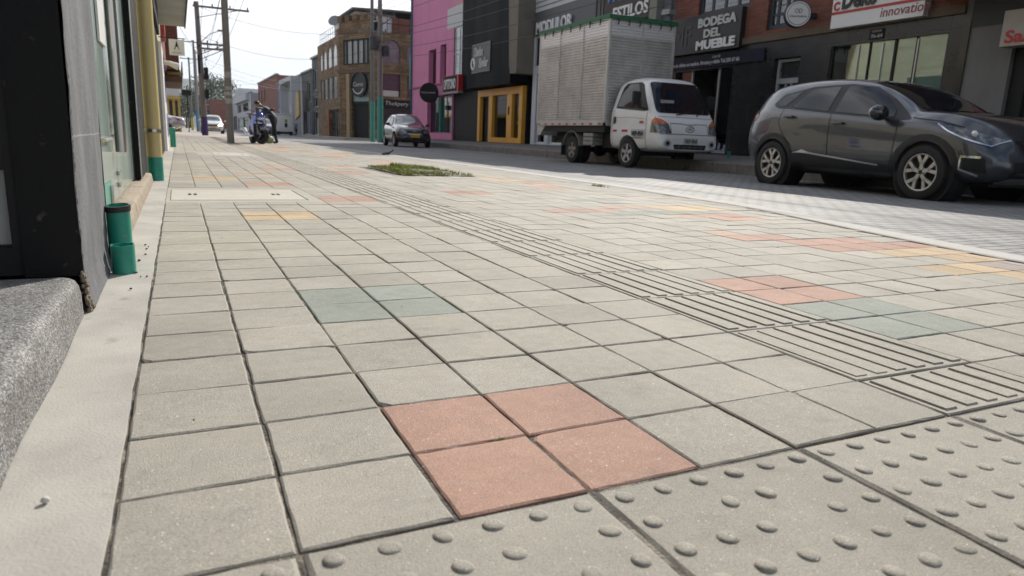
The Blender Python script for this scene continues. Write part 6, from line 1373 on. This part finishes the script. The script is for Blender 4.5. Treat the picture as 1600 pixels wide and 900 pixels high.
bm = MB(); bm.box(.5,.98,-.17,.17,.3,.66,b=.05).ball((.7,.17,.42),(.13,.06,.13),14).ball((.7,-.17,.42),(.13,.06,.13),14).tube([(0,.1,.3),(.5,.1,.4)],[.03,.04],8).tube([(0,-.1,.3),(.5,-.1,.4)],[.03,.04],8); bm.build('engine', M('engine_metal', (.08,.08,.08), .5, .6, var=.3), mc, 40)
MB().tube([(.9,-.14,.26),(.5,-.18,.24),(.2,-.22,.32),(-.15,-.24,.46)], [.03,.03,.06,.06], 12).build('exhaust', CHROME, mc, 40)
MB().tube([(.45,.16,.3),(.4,.32,.0)], .014, 6).build('side_stand', PLAST, mc)

# rider bending over the machine from its far side; built in (right, depth, up) seen from the camera
rv, dv = Vector((.90,-.43,0)), Vector((.43,.90,0))
pe = empty('person', (3.12, 26.0, 0), 'person in dark jacket and trousers bending over the blue motorcycle', 'person')
def P(r, d, z): v = rv*r+dv*d; return (v.x, v.y, z)
J = {'pelvis': (P(-.12,.05,.88), (.15,.125)), 'waist': (P(-.2,.05,1.0), (.145,.12)), 'chest': (P(-.34,.05,1.12), (.175,.14)), 'neckb': (P(-.47,.04,1.22), (.09,.09)), 'neck': (P(-.53,.03,1.26), (.058,.06)), 'head1': (P(-.6,.02,1.3), (.082,.09)), 'head2': (P(-.67,.01,1.33), (.088,.098)), 'head3': (P(-.73,0,1.31), (.06,.07)),
 'shl': (P(-.39,-.17,1.19), .075), 'elbl': (P(-.5,-.26,1.0), .052), 'wrl': (P(-.70,-.16,.98), .036), 'hal': (P(-.77,-.13,.97), (.042,.022)),
 'shr': (P(-.4,.22,1.19), .075), 'elbr': (P(-.53,.3,1.0), .052), 'wrr': (P(-.72,.24,1.0), .036), 'har': (P(-.79,.21,.98), (.042,.022)),
 'hipl': (P(-.1,-.08,.84), .1), 'kneel': (P(-.03,-.12,.48), .07), 'anl': (P(.0,-.06,.1), .045), 'heell': (P(.03,-.05,.05), .045), 'toel': (P(-.06,-.22,.035), (.045,.03)),
 'hipr': (P(-.1,.16,.84), .1), 'kneer': (P(-.16,.2,.47), .07), 'anr': (P(-.08,.24,.1), .045), 'heelr': (P(-.05,.26,.05), .045), 'toer': (P(-.18,.12,.035), (.045,.03))}
names = list(J); ed = [('pelvis','waist'),('waist','chest'),('chest','neckb'),('neckb','neck'),('neck','head1'),('head1','head2'),('head2','head3'),('chest','shl'),('shl','elbl'),('elbl','wrl'),('wrl','hal'),('chest','shr'),('shr','elbr'),('elbr','wrr'),('wrr','har'),('pelvis','hipl'),('hipl','kneel'),('kneel','anl'),('anl','heell'),('heell','toel'),('pelvis','hipr'),('hipr','kneer'),('kneer','anr'),('anr','heelr'),('heelr','toer')]
V = [J[k][0] for k in names]; Rr = [J[k][1] for k in names]; E_ = [(names.index(a), names.index(b)) for a, b in ed]
for side, h, d0 in (('l', P(-.77,-.13,.97), 1), ('r', P(-.79,.21,.98), -1)):      # fingers and thumb curled round the bar
    hv = Vector(h); wi = names.index('ha'+side)
    for k in range(4):
        off = dv*(.027-.018*k); i0 = len(V); ln_ = (.04,.046,.043,.034)[k]
        V += [tuple(hv+off-rv*.03), tuple(hv+off-rv*(.03+ln_*.8)-Vector((0,0,.012))), tuple(hv+off-rv*(.03+ln_)-Vector((0,0,.04)))]; Rr += [.0095,.009,.0075]; E_ += [(wi,i0),(i0,i0+1),(i0+1,i0+2)]
    i0 = len(V); V += [tuple(hv+dv*.04*d0-rv*.005-Vector((0,0,.012))), tuple(hv+dv*.045*d0-rv*.03-Vector((0,0,.03)))]; Rr += [.011,.009]; E_ += [(wi,i0),(i0,i0+1)]
SKIN = M('skin', (.36,.17,.11), .55, var=.08); JKT = M('dark_blue_jacket', (.022,.026,.045), .75, var=.3, scale=9, bump=.004, bscale=25); TRS = M('black_trousers', (.012,.012,.014), .8, var=.3); SHO = M('black_shoe', (.008,.008,.008), .4)
bo = skinbody('body', V, E_, Rr, [JKT, SKIN, TRS, SHO], pe, 2)
nk, hd = Vector(J['neck'][0]), Vector(J['head2'][0])
for p in bo.data.polygons:
    c = p.center
    if c.z < .085: p.material_index = 3
    elif c.z < .93 and (c-Vector(J['wrl'][0])).length > .25 and (c-Vector(J['wrr'][0])).length > .25: p.material_index = 2
    elif (c-hd).length < .175 or min((c-Vector(J['hal'][0])).length, (c-Vector(J['har'][0])).length) < .085: p.material_index = 1
hm = MB(); n = 12                                                        # hair cap over the crown and back of the head
ax = (hd-nk).normalized(); up = Vector((0,0,1)); 
hm.ball((0,0,0), (.105,.098,.1), 14); hm.v = [tuple(hd+rv*.012+Vector((0,0,.016))+rv*a+dv*b+Vector((0,0,max(c,-.02)))) for a, b, c in hm.v]
hm.build('hair', M('dark_hair', (.014,.011,.009), .6, var=.3), pe, 60)
bm = MB(); f0 = hd-rv*.07-Vector((0,0,.07))
bm.ball(f0-rv*.035, (.016,.014,.018), 8); bm.build('nose', SKIN, pe, 60)
for s in (1, -1): MB().ball(hd-rv*.0+dv*.095*s-Vector((0,0,.02)), (.018,.01,.028), 8).build('ear', SKIN, pe, 60)
for s in (1, -1): MB().ball(hd-rv*.088+dv*.035*s-Vector((0,0,.035)), (.01,.012,.009), 8).build('eye', INK, pe, 60)
MB().ball(hd-rv*.075-Vector((0,0,.095)), (.012,.025,.007), 8).build('mouth', M('lips', (.25,.08,.07), .5), pe, 60)
tag(MB().ball((2.9,26.3,.12), (.16,.13,.14), 12).ball((2.86,26.25,.26), (.06,.05,.05), 8).build('carrier_bag', M('pale_green_bag', (.5,.55,.28), .5, var=.3, bump=.01, bscale=14), smooth=60), 'pale yellow green carrier bag on the ground behind the motorcycle wheel', 'bag')

# ================================================================== POLES, CABLES, KIOSK, TREES
CONC = M('pole_concrete', (.19,.183,.17), .85, var=.2, scale=3, bump=.003, bscale=60, streak=6); WOODP = M('pole_weathered', (.21,.2,.18), .85, var=.3, scale=4, streak=6)
PURP = M('purple_paint', (.05,.03,.13), .6, var=.25); TEALP = M('turquoise_paint', (.06,.33,.26), .6, var=.2)
def pole(loc, r0, r1, h, mat, label, base=None, arms=(), lean=(0, 0)):
    e = empty('utility_pole', loc, label, 'pole'); top = (lean[0], lean[1], h)
    MB().tube([(0,0,-.1),(lean[0]*.5,lean[1]*.5,h/2),top], [r0,(r0+r1)/2,r1], 14).build('shaft', mat, e, 40)
    if base: MB().tube([(0,0,-.05),(lean[0]*base[0]/h,lean[1]*base[0]/h,base[0])], [r0+.008,r0+.006], 14).build('painted_base', base[1], e, 40)
    for z, x0, x1 in arms:
        lx = lean[0]*z/h
        a = MB().box(lx+x0,lx+x1,-r0-.05,-r0+.05,z-.05,z+.05).build('cross_arm', WOODP, e)
        bm = MB()
        for k in range(4): q = lx+x0+.08+(x1-x0-.16)*k/3; bm.lathe([(.02,0),(.045,.03),(.03,.07),(.045,.1),(.02,.15)], 8, (q,-r0,z+.05))
        bm.build('insulator', M('insulator_brown', (.08,.05,.04), .3), a)
        MB().tube([(lx,-r0-.03,z-.6),(lx+x1*.75,-r0-.03,z-.05)], .02, 5).build('brace', DARK, e)
    return e
p1 = pole((1.55,25,0), .115, .088, 10.5, CONC, 'near round concrete pole standing on the pavement by the motorcycle')
rp = random.Random(3)
for z, h in ((1.25,.16),(1.5,.12),(1.68,.1),(2.05,.2)):
    bm = MB(); n = 8; V = []
    for i in range(n+1):
        q = -PI*.9+PI*.75*i/n
        for zz in (z, z+h): V.append((.1165*math.cos(q), .1165*math.sin(q), zz))
    bm.add(V, [(2*i,2*i+2,2*i+3,2*i+1) for i in range(n)])
    bm.build('pasted_bill', M('faded_paper', (.33,.32,.3), .8, var=.4, scale=14), p1)
p2 = pole((1.39,44,-.02), .17, .12, 7.2, WOODP, 'weathered pole with purple base and crossarms carrying cables', (1.05, PURP), [(6.95,-.2,2.7),(5.0,-.15,1.5),(4.75,-.15,1.5)], (-.1,0))
bm = MB(); rp = random.Random(5)
for k in range(9): z = 1.2+k*.42; bm.tube([(.17,-.1,z),(.17+rp.uniform(.05,.2),-.15,z+rp.uniform(-.1,.1)),(.16,-.08,z+.25)], .018, 5)
bm.build('cable_bundle', DARK, p2)['kind'] = 'stuff'
for a in ((.1,.32,-.2,.0,3.1,3.75),(.12,.3,-.2,.0,2.1,2.55),(-.2,-.08,-.16,.0,3.4,4.4)): MB().box(*a,b=.02).build('junction_box', DARK, p2)
MB().tube([(-.05,0,5.0),(.5,-.1,5.55),(1.0,-.2,5.75)], .025, 6).build('lamp_arm', STEEL, p2); MB().box(.9,1.35,-.3,-.1,5.72,5.82,b=.03).build('lamp_head', M('lamp_grey', (.3,.3,.3), .5), p2)
def lamp_post(loc, h, rch, label):
    e = empty('street_lamp', loc, label, 'street lamp')
    MB().tube([(0,0,-.1),(0,0,h)], [.09,.06], 8).build('mast', M('lamp_grey', (.3,.3,.3), .5), e); MB().tube([(0,0,h-.3),(rch*.5,0,h+.2),(rch,0,h+.4)], .04, 6).build('lamp_arm', M('lamp_grey', (.3,.3,.3), .5), e)
    MB().box(rch-.05,rch+.55,-.13,.13,h+.36,h+.48,b=.04).build('lamp_head', M('lamp_grey', (.3,.3,.3), .5), e)
lamp_post((2.0,80,0), 8.0, 2.6, 'street lamp on a long arm beyond the purple pole')
lamp_post((4.2,128,0), 3.6, .2, 'pale slim post far off in front of the brick row')
pole((1.9,82,-.04), .13, .1, 9.2, WOODP, 'slim far pole with blue base left of the purple pole', (2.2, M('blue_paint', (.04,.2,.4), .6)), [(9.0,-1.0,1.4),(5.5,-.4,.5)])
pole((1.7,100,-.04), .14, .1, 9.0, WOODP, 'thinner distant pole left of the blue based pole', (1.6, M('yellow_paint', (.5,.4,.05), .6)), [(8.8,-1.0,1.6)])
e = empty('traffic_light', (.9,70,0), 'black traffic light hung from a thin post at the far left', 'traffic light')
MB().tube([(0,0,-.1),(0,0,3.9),(.1,-.1,4.0)], .05, 6).build('mast', DARK, e); MB().box(-.45,.35,-.25,.1,3.15,3.6,b=.03).build('signal_head', DARK, e)
p3 = pole((11.2,44.6,.05), .14, .1, 9.5, CONC, 'grey pole with turquoise base before the tan brick house door', (2.4, TEALP), [(6.6,-.9,.9)])
p4_ = pole((11.25,42.9,.05), .17, .13, 8.2, WOODP, 'dark pole with turquoise base and transformer beside the pink house', (2.6, TEALP), [(7.3,-.9,.9),(5.9,-.7,.7)])
bm = MB(); bm.lathe([(0,0),(.24,.02),(.26,.1),(.26,.75),(.2,.82),(0,.84)], 14, (-.42,-.1,5.3)); bm.lathe([(.05,0),(.03,.2)], 6, (-.5,-.1,6.12)).lathe([(.05,0),(.03,.2)], 6, (-.34,-.1,6.12)).box(.15,.5,-.25,.05,5.0,5.6); bm.build('transformer', M('transformer_dark', (.05,.05,.05), .5), p4_, 40)
WIRE = M('cable_black', (.012,.012,.012), .6, var=0)
def cable(a, b, sag, label, grp, r=.008):
    a, b = Vector(a), Vector(b); n = 24; pts = [a.lerp(b, i/n)-Vector((0,0,4*sag*(i/n)*(1-i/n))) for i in range(n+1)]
    tag(MB().tube(pts, r, 5, cap=False).build('cable', WIRE), label, 'cable', grp)
for k, (z, x) in enumerate([(7.35,10.5),(7.35,11.1),(7.35,11.9),(5.95,10.7),(5.95,11.6),(5.2,11.1),(4.75,11.15)]):
    cable((x,42.85,z+.15), (x-.2,-6,z-.3), .5+.05*k, 'black cable strung past the pink and black houses along the right pavement', 'cables along the right side', .011)
for k, (z, dx) in enumerate([(7.1,.2),(7.1,1.0),(7.1,1.8),(5.1,.5),(4.85,1.2)]):
    cable((1.39+dx,43.8,z), (2.2+dx*.7,82,z+1.6), .5, 'cable running from the purple based pole up the street', 'cables up the street', .011)
    cable((1.39+dx,43.8,z), (.6+dx,-8,z+1.8), .6, 'cable running from the purple based pole overhead toward the camera', 'cables over the pavement', .009)
for k, (a, b, s) in enumerate([((1.4,43.8,6.9),(11.2,44.6,6.7),.7),((1.4,43.8,5.4),(11.2,44.6,5.6),.9),((1.5,43.8,4.2),(12.2,70,5.2),.6),((1.45,43.8,3.6),(12.2,62,3.9),.5),((-.6,30,5.8),(1.4,44,4.2),.2),((1.9,82,7.5),(12.2,92,5.6),.5),((2,82,5.2),(12.2,80,5.9),.5)]):
    cable(a, b, s, 'thin cable crossing the street against the white sky', 'cables across the street', .009)
ks = empty('food_kiosk', (9.8, 75, ROAD_Z), 'white box kiosk with a green bottle sign parked up the street', 'kiosk')
MB().box(-.85,.85,0,2.4,.35,2.05,b=.08).build('kiosk_body', M('kiosk_white', (.75,.75,.73), .5, var=.08), ks, 40); MB().box(-.9,.9,-.06,2.45,2.05,2.15,b=.03).build('roof', M('kiosk_white', (.75,.75,.73), .5), ks)
MB().box(-.8,.8,.1,2.3,.12,.34).build('undercarriage', DARK, ks); MB().box(.02,.28,-.012,-.002,.8,1.2).box(.06,.24,-.012,-.002,1.25,1.3).build('bottle_sign', DARK, ks); MB().box(.04,.27,-.013,-.003,1.32,1.58).build('green_sign', M('sign_green', (.1,.35,.04), .5), ks)
for x in (-.6, .6):
    MB().lathe([(.1,-.06),(.2,-.06),(.2,.06),(.1,.06)], 16, (x,-.02,.2), 'y', closed=True).build('wheel', RUB, ks)
sc2 = empty('parked_scooter', (11.05, 76, .09), 'dark scooter parked beside the white kiosk', 'scooter', R(80))
for x in (0, 1.15): MB().lathe([(.12,-.05),(.25,-.05),(.25,.05),(.12,.05)], 16, (x,0,.25), 'y', closed=True).build('wheel', RUB, sc2)
MB().prism(rpoly([(-.3,.5),(.5,.5),(.62,.3),(1.0,.4),(1.08,.95),(.98,.98),(.9,.5),(.6,.4),(.5,.75),(-.3,.78)], .04), -.14, .14, 'xz').build('scooter_body', BLACKP, sc2); MB().tube([(1.02,-.3,1.02),(1.04,.3,1.02)], .02, 6).build('handlebar', PLAST, sc2)
LEAF = [M('leaf_dark', (.035,.055,.02), .7, var=.3), M('leaf_mid', (.06,.085,.03), .7, var=.3), M('leaf_olive', (.09,.1,.045), .7, var=.3)]
BARK = M('bark', (.1,.08,.06), .9, var=.3, scale=5)
def tree(loc, h, cw, label, seed, dense=1., conical=False):
    rp = random.Random(seed); e = empty('tree', loc, label, 'tree')
    bm = MB(); bm.tube([(0,0,-.3),(.1,0,h*.3),(.05,.1,h*.6),(0,0,h*.9)], [h*.03,h*.022,h*.013,h*.004], 8)
    tips = []
    for k in range(11):
        z = h*rp.uniform(.28,.8); q = rp.uniform(0,6.28); l = cw*rp.uniform(.5,1)*(1-.75*(z/h) if conical else 1); t = (l*math.cos(q), l*math.sin(q), z+l*.55); bm.tube([(.05,.05,z),(t[0]*.5,t[1]*.5,z+l*.18),t], [h*.011,h*.007,h*.003], 5); tips.append(t)
    bm.build('trunk', BARK, e, 40)
    lb = MB()
    for t in tips+[(0,0,h*.92),(0,0,h*.8)]:
        for _ in range(int(24*dense)):
            c = Vector(t)+Vector((rp.gauss(0,.3),rp.gauss(0,.3),rp.gauss(0,.22)))*cw*.55; mi = rp.randrange(3)
            for _ in range(7):
                p = c+Vector((rp.gauss(0,1),rp.gauss(0,1),rp.gauss(0,.8)))*cw*.09; u = Vector((rp.gauss(0,1),rp.gauss(0,1),rp.gauss(0,1))).normalized()*cw*.05; v = u.orthogonal().normalized()*cw*.03
                lb.add([p-u,p+v,p+u,p-v],[(0,1,2,3)],mi)
    lb.build('crown', LEAF, e, recalc=False)
tree((9.5,262,-.2), 17, 8.5, 'big pale tree with an open crown in front of the hills', 1, 1.0)
tree((3.5,240,-.2), 10, 4.5, 'dark round tree between the purple pole and the white car', 2, 1.3)
tree((2.1,205,-.2), 9.5, 2.2, 'narrow dark conifer beyond the traffic light', 3, 1.4, True)
tree((-1.5,190,-.2), 6, 4, 'low leafy tree at the far left end of the street', 4, 1.3)
tree((6.5,280,-.2), 8, 5, 'bushy dark tree behind the pale slim post', 6, 1.3)
# ------------------------------------------------------------------ settle lettering widths and turn it into plain meshes
bpy.context.view_layer.update()
for o, wd, ht in FIT:
    if wd and o.dimensions.x > 1e-4: o.scale.x = wd/o.dimensions.x
    if ht and o.dimensions.y > 1e-4: o.scale.y = ht/o.dimensions.y
dg = bpy.context.evaluated_depsgraph_get()
for o in [o for o in COL.objects if o.type == 'FONT']:
    me = bpy.data.meshes.new_from_object(o.evaluated_get(dg)); me.name = o.name
    n = bpy.data.objects.new('lettering', me); COL.objects.link(n); n.parent = o.parent; n.location = o.location; n.rotation_euler = o.rotation_euler; n.scale = o.scale
    bpy.data.objects.remove(o)
